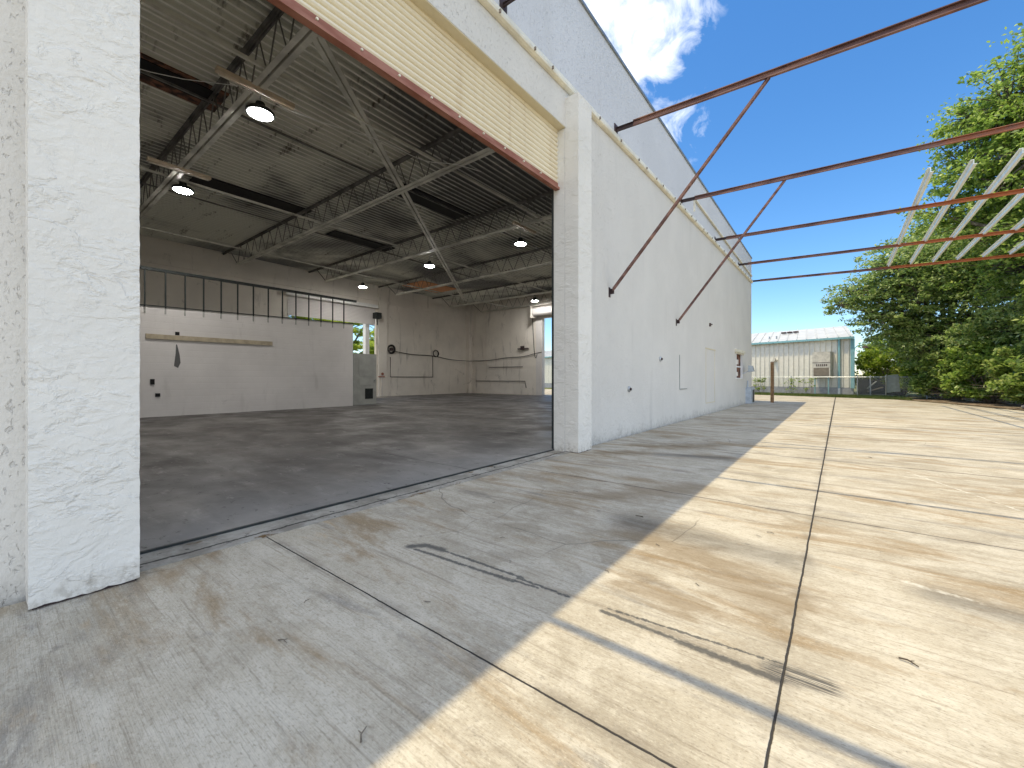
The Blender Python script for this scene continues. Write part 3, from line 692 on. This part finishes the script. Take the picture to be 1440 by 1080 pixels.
strip(-7.8, 2.27, 'nearest tan strip light crossing the big roof joist')
strip(-12.2, 2.24, 'tan strip light above the bright round lamp by the left pilaster')
strip(-8.1, 10.34, 'tan strip light on the right above the round lamp by the right pilaster')
def cable(name, pts, r, label, mat='rubber'):
    # smooth the run a little
    q = [Vector(p) for p in pts]
    for _ in range(2):
        qq = [q[0]]
        for a, b in zip(q[:-1], q[1:]): qq += [a*.75+b*.25, a*.25+b*.75]
        q = qq + [q[-1]]
    return tag(MB().tube(q, r, 6).build(name, M[mat]), label, 'cable')
cable('wall_cable', [(BX+.05,16.1,2.9),(BX+.05,17.5,2.72),(BX+.05,19.5,2.74),(BX+.05,21,2.5),(BX+.46,22.6,2.45)], .022, 'black cable sagging along the back wall from the hose reel')
cable('wall_cable', [(BX+.45,EY-.26,2.45),(-20,EY-.04,2.45),(-18.5,EY-.04,2.62),(-17,EY-.04,2.62),(-15.9,EY-.06,2.85),(-15.5,EY-.06,2.88)], .022, 'black cable running along the end wall towards the bright doorway')
cable('wall_cable', [(-16.3,EY-.05,6.0),(-16.2,EY-.05,4.2),(-16.1,EY-.05,2.7),(-15.95,EY-.05,2.45),(-15.88,EY-.05,2.75)], .02, 'black cable hanging down the end wall beside the doorway')
cable('loose_wire', [(-8.1,3.3,6.15),(-7.6,4.0,5.95),(-7.3,5.0,6.0),(-7.1,5.9,5.85),(-6.9,6.6,6.05),(-6.6,7.2,6.0)], .008, 'thin pale wire drooping under the roof deck near the first lamp', 'white')
cable('loose_wire', [(-9.6,-.5,6.4),(-9.4,1.6,6.35),(-8.2,3.0,6.35)], .006, 'thin taut pale wire by the left pilaster under the roof', 'white')
rl = empty('hose_reel', (BX, 15.93, 3.0), 'black hose reel hung on the back wall near the rear door', 'hose reel')
h = MB()
for k in range(5):
    rr = .20 + .022*k; h.tube([(BX+.06+.03*(k%3), 15.95+rr*math.cos(t*.3142), 3.0+rr*math.sin(t*.3142)) for t in range(21)], .018, 6)
h.build('hose', M['rubber'], rl); MB().lathe([(.10,0),(.10,.16)], (BX, 15.95, 3.0), 14, 'x').build('drum', M['stub'], rl)
hc = MB()
for k in range(3): hc.tube([(BX+.05+.03*k, 19.65+(.22+.01*k)*math.cos(t*.3142), 2.9+(.24-.01*k)*math.sin(t*.3142)) for t in range(21)], .02, 6)
tag(hc.build('hose_coil', M['rubber']), 'small black coil of hose hanging mid-way along the back wall', 'hose')
for pts, lab in (([(BX+.03,15.9,2.5),(BX+.03,15.9,1.24),(BX+.03,19.4,1.24),(BX+.03,19.4,2.7)], 'thin rusty pipe loop low on the back wall'),
                 ([(-21.6,EY-.03,6.1),(-21.6,EY-.03,.1)], 'vertical pipe at the left end of the end wall'),
                 ([(-20.7,EY-.03,6.0),(-20.7,EY-.03,2.3)], 'vertical pipe on the end wall, short, left of its twin'),
                 ([(-20.4,EY-.03,6.0),(-20.4,EY-.03,1.6)], 'vertical pipe on the end wall, right one of the pair'),
                 ([(-21.5,EY-.03,.95),(-16.9,EY-.03,.95),(-16.8,EY-.03,.5)], 'low horizontal pipe along the end wall'),
                 ([(-20.2,EY-.03,1.95),(-17.1,EY-.03,1.95)], 'short horizontal pipe half way up the end wall')):
    tag(MB().tube(pts, .022, 6).build('wall_pipe', M['inner' if 'vert' in lab else 'stub']), lab, 'pipe')
bk = empty('wall_bracket', (-17.05, EY, 3.2), 'dark hooked bracket high on the end wall left of the doorway', 'bracket')
MB().box(-17.5, -16.6, EY-.10, EY-.02, 3.15, 3.22).box(-17.2, -16.9, EY-.16, EY-.101, 3.10, 3.36).build('bracket_plate', M['stub'], bk)
va = empty('pipe_valve', (BX, 15.5, 1.3), 'rusty pipe valve beside the rear door jamb', 'valve')
MB().tube([(BX+.16,15.2,.05),(BX+.16,15.2,1.5)], .03).build('pipe', M['partition'], va); MB().lathe([(.09,0),(.09,.03)], (BX+.2,15.2,1.42), 12, 'x').tube([(BX+.16,14.95,1.25),(BX+.16,15.4,1.25)], .035).build('wheel', M['bar'], va)

# ------------------------------------------------------------------ beyond the yard: metal building
c0 = Vector((.72, 34.75, 0)); dl = Vector((-.9595, .2817, 0)); nb_ = Vector((.2817, .9595, 0)); EV = 3.80
me_ = empty('metal_building', c0, 'long low cream metal building with teal trim and a pale ribbed roof', 'building')
Lb = 46.0
pr = []; s_ = 0.0
while s_ < Lb: pr += [(s_, 0), (s_+.20, 0), (s_+.21, -.055), (s_+.25, -.055), (s_+.26, 0)]; s_ += .32
m = MB(); m.extrude_profile(pr, lambda a, b, t: c0 + dl*a - nb_*(-b) + Vector((0,0,t)), .55, EV)
# end wall and back of the shell
e0 = c0; e1 = Vector((.40, 46.5, 0))
m.add([e0+Vector((0,0,.02)), e1+Vector((0,0,.02)), e1+Vector((0,0,EV)), Vector((.43,40.7,5.15)), e0+Vector((0,0,EV))], [(0,1,2,3,4)])
m.build('wall_siding', M['panel'], me_)
m = MB(); a = c0 - nb_*.02; m.add([a+dl*q+Vector((0,0,z)) for q in (0, Lb) for z in (-.02, .55)] + [a+dl*q+nb_*.15+Vector((0,0,z)) for q in (0, Lb) for z in (-.02, .55)], [(0,1,3,2),(4,6,7,5),(1,5,7,3)])
m.build('base_panel', M['base'], me_)
rd = Vector((.43,40.7,5.15)); rl_ = rd + dl*(Lb+1)
m = MB(); ef = c0 - nb_*.22 + Vector((.1,0,EV+.05))
m.add([ef, ef+dl*(Lb+1), rl_, rd], [(0,1,2,3)])
bk_ = Vector((.5,46.7,EV)); m.add([rd, rl_, bk_+dl*(Lb+1), bk_], [(0,1,2,3)])
s_ = .2
while s_ < Lb: m.bar(ef+dl*s_+Vector((0,0,.03)), rd+dl*s_+Vector((0,0,.03)), .05, .05); s_ += .61
m.build('roof', M['roofwhite'], me_)
m = MB(); g0 = c0 - nb_*.20 + Vector((0,0,EV-.02)); m.bar(g0 - dl*.1, g0 + dl*Lb, .14, .13); m.build('gutter', M['teal'], me_)
m = MB(); q = c0 + dl*.72 - nb_*.09; m.bar(q+Vector((0,0,.5)), q+Vector((0,0,EV-.09)), .11, .09, tuple(nb_)); m.build('downspout', M['teal'], me_)
MB().bar(q+Vector((0,0,.0)), q+Vector((0,0,.495)), .12, .10, tuple(nb_)).build('downspout_foot', M['white'], me_)
m = MB(); q = c0 - nb_*.05 + dl*.02; m.bar(q+Vector((0,0,.5)), q+Vector((0,0,EV-.09)), .20, .06, tuple(nb_)); m.build('corner_trim', M['teal'], me_)
m = MB(); rv = ef + (rd-ef)*.62 + dl*3.2
for i in range(3): m.bar(rv+dl*(i*.42)+Vector((0,0,.12)), rv+dl*(i*.42+.3)+Vector((0,0,.12)), .25, .12)
m.build('roof_vent', M['stub'], me_)
for s_ in (5.1, 4.6, 7.4): pq = ef + (rd-ef)*.22 + dl*s_; MB().tube([pq, pq+Vector((0,0,.22))], .05).build('roof_pipe', M['galv'], me_)
ac = empty('air_conditioner', c0 + dl*1.5 - nb_*.4, 'beige wall-mounted air conditioner on the cream metal building', 'air conditioner')
def obox(m, s0, s1, d0, d1, z0, z1):
    vs = [c0 + dl*s_ - nb_*d + Vector((0,0,z)) for z in (z0, z1) for s_, d in ((s0,d0),(s1,d0),(s1,d1),(s0,d1))]
    return m.add(vs, [(0,3,2,1),(4,5,6,7),(0,1,5,4),(1,2,6,5),(2,3,7,6),(3,0,4,7)])
obox(MB(), 1.05, 2.05, .05, .62, 1.22, 2.92).build('cabinet', M['ac'], ac)
m = MB(); obox(m, 1.12, 1.98, .622, .635, 1.30, 1.86); m.build('grille', M['acgrille'], ac)
m = MB()
for i in range(6): obox(m, 1.22+i*.11, 1.28+i*.11, .622, .632, 1.96, 2.10)
m.build('louvre', M['stub'], ac)
obox(MB(), 1.04, 2.06, .622, .628, 2.18, 2.21).build('seam', M['stub'], ac)
for s_ in (1.9, 1.14): obox(MB(), s_, s_+.06, .5, .56, 0, 1.22).build('stand_leg', M['teal'], ac)
gl = empty('gooseneck_lamp', c0 + Vector((.05,0,3.0)), 'gooseneck lamp on the teal corner of the metal building', 'lamp')
p0 = c0 + Vector((.02,-.1,2.75)); MB().tube([p0, p0+Vector((.06,-.05,.35)), p0+Vector((.2,-.1,.52)), p0+Vector((.42,-.12,.50)), p0+Vector((.52,-.12,.42))], .025, 8).build('arm', M['teal'], gl)
MB().lathe([(.19,-.08),(.12,.02),(.05,.08)], p0+Vector((.56,-.12,.40)), 14).build('shade', M['stub'], gl)
wl = empty('wall_lamp', c0 + dl*4.6 - nb_*.1 + Vector((0,0,2.6)), 'small wall lamp on the ribbed cream siding left of the air conditioner', 'lamp')
m = MB(); obox(m, 4.45, 4.75, .001, .10, 2.45, 2.52); obox(m, 4.52, 4.66, .10, .24, 2.40, 2.62); m.build('lamp_body', M['ac'], wl)

# fence ---------------------------------------------------------------------
FP = [(-14.4,37.4),(-10.2,36.35),(-6.0,35.3),(-2.6,34.45),(.9,33.6),(1.5,33.4),(3.9,32.9),(5.15,30.0),(6.2,26.6),(7.4,22.8),(8.6,19.0)]
fe = empty('chain_link_fence', (0.9,33.6,0), 'low chain-link fence between the yard and the metal building', 'fence')
m = MB()
for a, b in zip(FP[:-1], FP[1:]): m.add([(a[0],a[1],.03),(b[0],b[1],.03),(b[0],b[1],1.22),(a[0],a[1],1.22)], [(0,1,2,3)])
m.build('wire_mesh', M['mesh'], fe)
MB().tube([(x, y, 1.23) for x, y in FP], .024, 6).build('top_rail', M['galv'], fe)
for x, y in FP: MB().tube([(x,y,-.02),(x,y,1.28)], .032, 8).lathe([(.04,1.28),(.02,1.32)], (x,y,0), 8).build('fence_post', M['galv'], fe)
po = empty('timber_post', (-2.5,23.16,0), 'brown weathered timber post standing at the far corner of the warehouse', 'post')
MB().box(-2.565,-2.435,23.10,23.23,0,1.92).build('post_shaft', M['post'], po); MB().add([(-2.57,23.095,1.92),(-2.43,23.095,1.92),(-2.43,23.235,1.92),(-2.57,23.235,1.92),(-2.5,23.165,1.97)], [(0,1,4),(1,2,4),(2,3,4),(3,0,4),(3,2,1,0)]).build('post_cap', M['tan'], po)
dk = empty('storage_bin', (2.0,37.5,0), 'dark open storage bin behind the chain-link fence', 'bin')
MB().box(1.05,2.9,36.6,38.2,0,.06).box(1.05,2.9,38.1,38.2,.06,1.1).box(1.05,1.12,36.6,38.1,.06,1.1).build('bin_shell', M['steel_dark'], dk)
MB().bar((1.5,37.2,.45),(2.0,37.5,.95),.10,.05).build('scrap', M['galv'], dk); MB().bar((1.5,37.0,.25),(2.3,37.3,.55),.06,.06).build('scrap', M['twig'], dk)
sp = empty('sheet_panel', (2.6,35.9,0), 'blue-grey metal sheet leaning upright at the end of the fence', 'panel')
m = MB(); m.bar((2.35,35.6,.78),(3.0,35.95,.86),.03,1.1); m.build('sheet', M['box'], sp); MB().bar((2.35,35.58,.1),(2.38,35.6,1.4),.05,.05).build('stake', M['galv'], sp)

# ------------------------------------------------------------------ plants
def leaf_mesh(centers, sizes, flat=.45, aspect=1.9):
    k = len(centers)
    nrm = rng.normal(size=(k,3)); nrm[:,2] = np.abs(nrm[:,2]) + flat; nrm /= np.linalg.norm(nrm, axis=1)[:,None]
    t = rng.normal(size=(k,3)); t -= nrm*(t*nrm).sum(1)[:,None]; t /= np.linalg.norm(t, axis=1)[:,None]
    b = np.cross(nrm, t); L = (sizes*.5)[:,None]; W = L/aspect
    v = np.empty((k,4,3)); v[:,0] = centers - t*L; v[:,1] = centers + b*W + nrm*W*.25; v[:,2] = centers + t*L; v[:,3] = centers - b*W + nrm*W*.25
    return v.reshape(-1,3)
def leaf_object(name, verts, mat, parent):
    k = len(verts)//4; me = bpy.data.meshes.new(name)
    me.vertices.add(len(verts)); me.vertices.foreach_set('co', verts.astype(np.float32).ravel())
    me.loops.add(4*k); me.loops.foreach_set('vertex_index', np.arange(4*k, dtype=np.int32))
    me.polygons.add(k); me.polygons.foreach_set('loop_start', np.arange(0, 4*k, 4, dtype=np.int32)); me.polygons.foreach_set('loop_total', np.full(k, 4, dtype=np.int32))
    me.update(calc_edges=True); me.validate()
    o = bpy.data.objects.new(name, me); COL.objects.link(o); me.materials.append(mat); o.parent = parent
    if parent: o.matrix_parent_inverse = Matrix.Translation(parent.location).inverted()
    return o
def cluster_points(c, r, k):
    d = rng.normal(size=(k,3)); d /= np.linalg.norm(d, axis=1)[:,None]
    return np.array(c) + d*(rng.random(k)**.55)[:,None]*np.array(r)
def tree(name, base, trunk_top, lobes, leaves, size, mat, label, cat='tree', group=None, trunk_r=.28, sprays=60, mat2=None):
    """lobes: (centre, radii) ellipsoids the limbs reach for; twigs end in small leaf sprays"""
    o = empty(name, base, label, cat, group)
    wood = MB(); base = Vector(base); tt = Vector(trunk_top)
    mid = (base+tt)/2 + Vector((rng.uniform(-.3,.3), rng.uniform(-.3,.3), 0))
    wood.tube([base-Vector((0,0,.1)), base*.7+mid*.3, mid, tt], trunk_r, 9, trunk_r*.6)
    pts = []; tot = sum(r[0]*r[1]*r[2] for _, r in lobes)**1.0
    wsum = sum((r[0]*r[1]*r[2])**.67 for _, r in lobes)
    for c, r in lobes:
        c = Vector(c); b1 = tt.lerp(c, .5) + Vector((rng.uniform(-.4,.4), rng.uniform(-.4,.4), rng.uniform(-.1,.5)))
        wood.tube([tt-Vector((0,0,rng.uniform(0,.8))), b1, c], trunk_r*.45, 6, .05)
        share = (r[0]*r[1]*r[2])**.67/wsum
        ns = max(6, int(sprays*share*len(lobes)/3))
        kl = max(6, int(leaves*share/ns))
        for q in range(ns):
            d = Vector(rng.normal(size=3)); d.normalize()
            rad = rng.uniform(.35,1.08) if rng.random() < .85 else rng.uniform(1.0,1.3)
            e = c + Vector((d.x*r[0], d.y*r[1], d.z*r[2]))*rad
            if q % 2 == 0: wood.tube([c.lerp(e,.05), c.lerp(e,.55)+Vector((0,0,.12)), e], .035, 4, .008)
            rr = rng.uniform(.28,.62)*min(1.0, .45+.25*min(r))
            pts.append(cluster_points(e, (rr*1.35, rr*1.35, rr*.5), kl))
    wood.build('trunk', M['bark'], o)
    P = np.concatenate(pts); P = P[P[:,2] > .03]
    leaf_object('crown', leaf_mesh(P, rng.uniform(.6,1.3,len(P))*size), mat, o)
    return o
TREES = 1
tree('oak_tree', (8.6,25.5,0), (8.4,25.4,4.5),
     [((8.5,25.5,11.5),(3.2,3.2,2.6)),((6.0,25.0,9.8),(2.2,2.2,1.8)),((5.4,25.6,12.2),(1.8,1.8,1.5)),((4.3,26.0,10.0),(1.4,1.5,1.1)),((7.2,24.0,13.6),(2.2,2.2,1.5)),((9.5,24.0,8.5),(2.8,2.8,2.0)),
      ((5.2,27.4,8.0),(1.9,1.9,1.3)),((7.3,25.0,7.2),(2.4,2.2,1.6)),((10.8,27.0,12.5),(2.6,2.6,2.2)),((9.5,22.6,11.5),(2.2,2.2,2.0)),((3.5,26.2,8.4),(1.1,1.1,.8)),((6.4,27.8,5.9),(2.0,2.0,1.3)),((7.4,26.6,9.4),(2.8,2.8,2.4)),((6.8,27.3,7.2),(2.4,2.4,1.9)),((5.9,26.6,11.2),(1.9,1.9,1.6)),((8.0,25.5,5.4),(2.2,2.2,1.6)),((8.8,24.0,10.2),(2.4,2.4,2.2)),((4.9,25.6,11.2),(1.5,1.5,1.1)),((4.4,26.0,12.2),(1.2,1.2,.7)),((6.2,25.2,13.2),(1.7,1.7,1.2)),((5.6,26.6,9.0),(1.8,1.8,1.4))],
     90000, .18, M['oak'], 'tallest live oak on the right, its crown reaching above the rusted beams', 'tree', None, .34, 500)
tree('oak_tree', (5.2,33.2,0), (4.6,32.8,3.4),
     [((4.8,32.5,7.6),(2.6,2.6,1.9)),((2.6,31.8,7.3),(1.9,1.9,1.3)),((.9,31.4,6.1),(1.3,1.4,.85)),((1.7,31.6,4.6),(1.3,1.3,.8)),((3.6,31.2,5.5),(1.7,1.6,1.2)),((5.6,30.8,5.8),(2.0,1.8,1.5)),((7.2,32.8,7.2),(2.4,2.4,1.9)),((3.9,33.4,9.0),(1.7,1.7,1.2)),((5.4,31.0,4.0),(1.8,1.5,1.2)),((.2,31.2,5.4),(.8,.8,.5)),((4.5,31.6,6.8),(2.2,2.0,1.6)),((6.5,30.4,7.6),(2.0,2.0,1.8)),((3.2,32.4,3.9),(1.8,1.5,1.3)),((4.6,31.2,2.9),(1.6,1.4,1.3)),((6.3,29.0,3.6),(1.6,1.6,1.5)),((6.8,27.2,4.4),(1.6,1.6,1.4)),((2.4,32.0,5.9),(1.5,1.4,1.0)),((2.9,32.0,3.7),(1.3,1.2,.9)),((3.7,31.7,2.7),(1.3,1.1,1.0)),((5.3,29.6,2.8),(1.4,1.3,1.2))],
     84000, .18, M['oak_dark'], 'spreading live oak left of the tallest one, overhanging the metal building corner', 'tree', None, .30, 460)
tree('oak_tree', (8.4,20.6,0), (8.0,20.8,2.8),
     [((7.4,21.5,5.6),(1.9,1.9,1.5)),((6.7,22.6,3.8),(1.5,1.5,1.2)),((8.2,21.6,7.2),(1.8,1.8,1.3)),((6.9,23.0,5.6),(1.5,1.5,1.1)),((8.6,22.6,4.2),(2.0,2.0,1.6))],
     22000, .18, M['shrub'], 'dense low oak at the right edge, its limb reaching over the brush', 'tree', None, .22, 150)
def shrub(base, r, h, leaves, mat, label, size=.20):
    o = empty('shrub', base, label, 'shrub', 'shrubs along the far edge of the yard')
    wood = MB(); b = Vector(base); pts = []
    for q in range(int(14*r*h)+8):
        a = rng.uniform(0, 6.28); rad = r*math.sqrt(rng.random()); hh = h*rng.uniform(.12,1.0)*(1-.35*(rad/r)**2)
        e = b + Vector((rad*math.cos(a), rad*math.sin(a), hh))
        wood.tube([b+Vector((rad*.2*math.cos(a), rad*.2*math.sin(a), 0)), b.lerp(e,.6)+Vector((0,0,.1)), e], .02, 4, .006)
        pts.append(cluster_points(e, (.42,.42,.30), max(5, leaves//(int(14*r*h)+8))))
    wood.build('stem', M['twig'], o); P = np.concatenate(pts); P = P[P[:,2] > .02]
    leaf_object('foliage', leaf_mesh(P, rng.uniform(.6,1.4,len(P))*size), mat, o)
shrub((3.1,38.6,0), 1.9, 4.2, 7500, M['lime'], 'yellow-green bush right beside the metal building corner')
shrub((4.9,37.0,0), 1.9, 5.0, 7500, M['shrub'], 'tall dark bush between the yellow-green bush and the oak trunk')
shrub((4.5,34.0,0), 1.4, 3.2, 10500, M['lime'], 'light green bush at the end of the fence, in front of the tall dark bush')
shrub((4.8,31.7,0), 1.5, 3.4, 10500, M['shrub'], 'dark green bush under the spreading oak')
shrub((5.6,29.0,0), 1.5, 3.3, 10500, M['oak'], 'mid green bush in the middle of the row of bushes')
shrub((6.4,26.3,0), 1.4, 3.0, 9500, M['shrub'], 'dark bush tangled with dry branches near the right edge')
shrub((7.3,23.4,0), 1.4, 2.6, 9500, M['oak_dark'], 'bush at the far right behind the leaf litter')
shrub((2.5,41.8,0), 1.7, 4.6, 7500, M['lime'], 'pale bush peeping out behind the end of the metal building')
shrub((9.6,30.5,0), 2.6, 5.0, 9000, M['oak_dark'], 'large dark bush far behind the tall live oak')
shrub((8.5,37.5,0), 2.8, 5.0, 9000, M['oak'], 'large green bush far behind the spreading oak')
# dry branch tangle
br = MB()
for q in range(280):
    t = rng.random(); b = Vector((4.4+2.8*t, 32.2-8.8*t, rng.uniform(.0,.7))) + Vector((rng.normal()*.3, rng.normal()*.4, 0))
    d = Vector((rng.normal(), rng.normal(), abs(rng.normal())*.7+.1)); d.normalize(); L = rng.uniform(.5,1.6)
    br.tube([b, b+d*L*.5+Vector((0,0,.08)), b+d*L+Vector((rng.normal()*.12, rng.normal()*.12, -.05))], .012, 4, .004)
tag(br.build('brush_pile', M['twig']), 'tangle of dry grey branches lying along the foot of the bushes', 'brush pile')
lg = empty('fallen_log', (5.9,22.9,0), 'pale fallen branch lying on the leaf litter at the right edge', 'log')
MB().tube([(5.3,23.6,.10),(5.9,22.9,.14),(6.8,22.2,.10),(7.6,21.4,.16)], .07, 8, .04).build('log_limb', M['twig'], lg)
MB().tube([(6.2,22.7,.14),(6.4,23.2,.4),(6.5,23.6,.8)], .035, 6, .012).build('log_branch', M['twig'], lg)
# tree wall seen through the rear door
tree('oak_tree', (-30,16,0), (-30,16,2.0), [((-29.5,15.5,3.2),(2.4,2.6,2.2)),((-29,18.5,2.6),(2.0,2.2,2.0)),((-30,12.6,3.2),(2.2,2.4,2.4)),((-29.6,21,3.0),(2.2,2.2,2.2)),((-30,19,5.6),(2.2,2.6,2.0)),((-30.4,15.5,5.8),(2.2,2.6,2.0)),((-30,12.5,5.6),(2.2,2.4,2.0)),((-30.4,23,5.2),(2.2,2.4,2.2))],
     42000, .26, M['lime_bright'], 'sunlit bushy tree seen through the rear door', 'tree', None, .2, 120)
# weeds growing through the fence
def vine(x0, x1, label):
    pts = []; w = MB()
    for q in range(26):
        x = rng.uniform(x0, x1); y = 33.6 + (.9-x)*.2475 - .05
        z = rng.uniform(.15,1.25)**.7; w.tube([(x,y,.0),(x+rng.normal()*.06,y-.03,z*.5),(x+rng.normal()*.1,y-.04,z)], .006, 4, .003)
        pts.append(cluster_points((x,y-.04,z), (.16,.08,.10), 12))
    o = empty('vine', ((x0+x1)/2, 33.9, 0), label, 'vine', 'vines on the fence')
    w.build('stem', M['twig'], o); P = np.concatenate(pts); leaf_object('leaves', leaf_mesh(P, rng.uniform(.08,.14,len(P))), M['shrub'], o)
vine(-4.9, -4.2, 'small vine on the fence next to the timber post'); vine(-3.0, -1.3, 'wider vine clump on the fence between the post and the air conditioner')
# grass strip in front of the metal building: stuff
k = 26000; t = rng.random(k); gx = -9.5 + 12.5*t
edge_y = np.interp(gx, [-9.5,-4.7,0,2.5,4.2], [34.4,33.5,31.75,30.4,28.5]); fy = np.interp(gx, [-9.5,.7,2.5,4.2], [37.5,34.6,34.4,33.6])
gy = edge_y + (fy-edge_y)*rng.random(k)*.95
hgt = rng.uniform(.05,.15,k); ang = rng.uniform(0,6.28,k); wv = .018
v = np.empty((k,4,3)); cx, sx = np.cos(ang)*wv, np.sin(ang)*wv; lx, ly = rng.normal(size=k)*.05, rng.normal(size=k)*.05
v[:,0] = np.stack([gx-cx, gy-sx, np.full(k,-.03)],1); v[:,1] = np.stack([gx+cx, gy+sx, np.full(k,-.03)],1)
v[:,2] = np.stack([gx+lx+cx*.2, gy+ly+sx*.2, hgt],1); v[:,3] = np.stack([gx+lx-cx*.2, gy+ly-sx*.2, hgt],1)
g = leaf_object('grass', v.reshape(-1,3), M['grass'], None); structure(g, 'stuff')
# little twigs and stones on the slab
tw = None
spots = [(-.98,2.86),(-1.08,2.28),(-.62,2.45),(.22,2.30),(.80,3.4),(-1.66,1.40),(-2.15,1.02),(-1.9,2.3),(-1.3,3.35),(-.4,3.6),(.5,5.2),(1.1,4.0),(-1.9,.8),(-1.2,.75),(-2.5,2.9),(-2.1,3.7),(.35,7.9),(.9,1.9)]
for i, (x, y) in enumerate(spots):
    if tw is None:
        m = MB().tube([(-.03,0,.006),(-.005,.006,.010),(.03,-.004,.006)], .0035, 6, .002).tube([(0,.004,.009),(.012,.018,.010)], .0025, 5, .0015)
        tw = m.build('twig', M['bark']); o = tw
    else:
        o = tw.copy(); COL.objects.link(o)
    o.location = (x, y, .002); o.rotation_euler = (0, 0, rng.uniform(0, 6.28)); sc = rng.uniform(.5,1.1); o.scale = (sc,)*3
    tag(o, 'tiny dark twig lying loose on the concrete yard', 'twig', 'twigs scattered on the yard')

# ------------------------------------------------------------------ sky, sun, camera
to_sun = Vector((-1.80, -1.25, 6.06)).normalized()
elev = math.asin(to_sun.z); az = math.atan2(to_sun.x, to_sun.y)
w = bpy.data.worlds.new('World'); S.world = w; w.use_nodes = True; nt = w.node_tree; nt.nodes.clear()
out = nt.nodes.new('ShaderNodeOutputWorld'); bg = nt.nodes.new('ShaderNodeBackground'); nt.links.new(bg.outputs[0], out.inputs[0])
sk = nt.nodes.new('ShaderNodeTexSky'); sk.sky_type = 'NISHITA'; sk.sun_disc = False; sk.sun_elevation = elev; sk.sun_rotation = az % (2*math.pi)
sk.air_density = 1.0; sk.dust_density = .2; sk.ozone_density = 3.5; sk.altitude = 0
bg.inputs[1].default_value = .11
tc = nt.nodes.new('ShaderNodeTexCoord')
def mth(op, a, b=0.0, clamp=False):
    q = nt.nodes.new('ShaderNodeMath'); q.operation = op; q.use_clamp = clamp
    for s_, vv in ((q.inputs[0], a), (q.inputs[1], b)):
        if isinstance(vv, (int, float)): s_.default_value = vv
        else: nt.links.new(vv, s_)
    return q.outputs[0]
def cloud(direction, lo, hi):
    d = Vector(direction).normalized(); q = nt.nodes.new('ShaderNodeVectorMath'); q.operation = 'DOT_PRODUCT'
    nt.links.new(tc.outputs['Generated'], q.inputs[0]); q.inputs[1].default_value = d
    r = nt.nodes.new('ShaderNodeMapRange'); r.interpolation_type = 'SMOOTHSTEP'; nt.links.new(q.outputs['Value'], r.inputs[0]); r.inputs[1].default_value = lo; r.inputs[2].default_value = hi
    return r.outputs[0]
nz = nt.nodes.new('ShaderNodeTexNoise'); nz.inputs['Scale'].default_value = 17; nz.inputs['Detail'].default_value = 9; nz.inputs['Roughness'].default_value = .62; nz.inputs['Distortion'].default_value = .5
nt.links.new(tc.outputs['Generated'], nz.inputs['Vector'])
T = R(38.2532); ct, st_ = math.cos(T), math.sin(T)
def direc(u, v): a = u-720; return (a*ct-583.44*st_, 583.44*ct+a*st_, 532-v)
region = mth('MAXIMUM', cloud(direc(898,15), .986, .9995), mth('MAXIMUM', mth('MULTIPLY', cloud(direc(945,185), .9955, .9995), .55), mth('MULTIPLY', cloud(direc(890,105), .9975, .9998), .5)))
behind = cloud((.85,-.9,.5), .05, .62)          # unseen cloud bank added behind the camera to brighten shade, wall and interior
overhead = cloud((-.3,-.2,1), .80, .97)  # another unseen cloud, added overhead to help fill the shade
region = mth('MAXIMUM', region, mth('MAXIMUM', mth('MULTIPLY', behind, 1.0), mth('MULTIPLY', overhead, .9)))
cf = mth('MULTIPLY', mth('SUBTRACT', mth('ADD', nz.outputs['Fac'], mth('MULTIPLY', region, .42)), .63), 2.6, True)
cf = mth('MULTIPLY', cf, mth('MULTIPLY', region, 2.0, True))
mx = nt.nodes.new('ShaderNodeMix'); mx.data_type = 'RGBA'; nt.links.new(cf, mx.inputs[0])
ct2 = nt.nodes.new('ShaderNodeMix'); ct2.data_type = 'RGBA'; nt.links.new(behind, ct2.inputs[0]); ct2.inputs[6].default_value = (8.5,8.7,9,1); ct2.inputs[7].default_value = (9.3,10.1,11.5,1)
hs = nt.nodes.new('ShaderNodeHueSaturation'); hs.inputs['Saturation'].default_value = 1.25; hs.inputs['Value'].default_value = 1.18; nt.links.new(sk.outputs[0], hs.inputs['Color'])
nt.links.new(hs.outputs[0], mx.inputs[6]); nt.links.new(ct2.outputs[2], mx.inputs[7])
nt.links.new(mx.outputs[2], bg.inputs[0])

sd_ = bpy.data.lights.new('sun', 'SUN'); sd_.energy = 2.6; sd_.angle = R(.35); sd_.color = (1,.86,.57)
so = bpy.data.objects.new('sun', sd_); COL.objects.link(so); so.rotation_euler = to_sun.to_track_quat('Z', 'Y').to_euler(); so.location = (0,0,30)

cd = bpy.data.cameras.new('camera'); cam = bpy.data.objects.new('camera', cd); COL.objects.link(cam)
cam.location = (0, 0, 1.15); cam.rotation_euler = (R(90), 0, T)
cd.sensor_width = 36; cd.lens = 583.44/1440*36; cd.shift_y = -8/1440; cd.clip_start = .05; cd.clip_end = 2000
S.camera = cam
S.view_settings.view_transform = 'Standard'; S.view_settings.look = 'None'; S.view_settings.exposure = 0.78; S.view_settings.gamma = 1
S.cycles.use_denoising = True
S.cycles.max_bounces = 10; S.cycles.diffuse_bounces = 6; S.cycles.sample_clamp_indirect = 6; S.cycles.transparent_max_bounces = 24
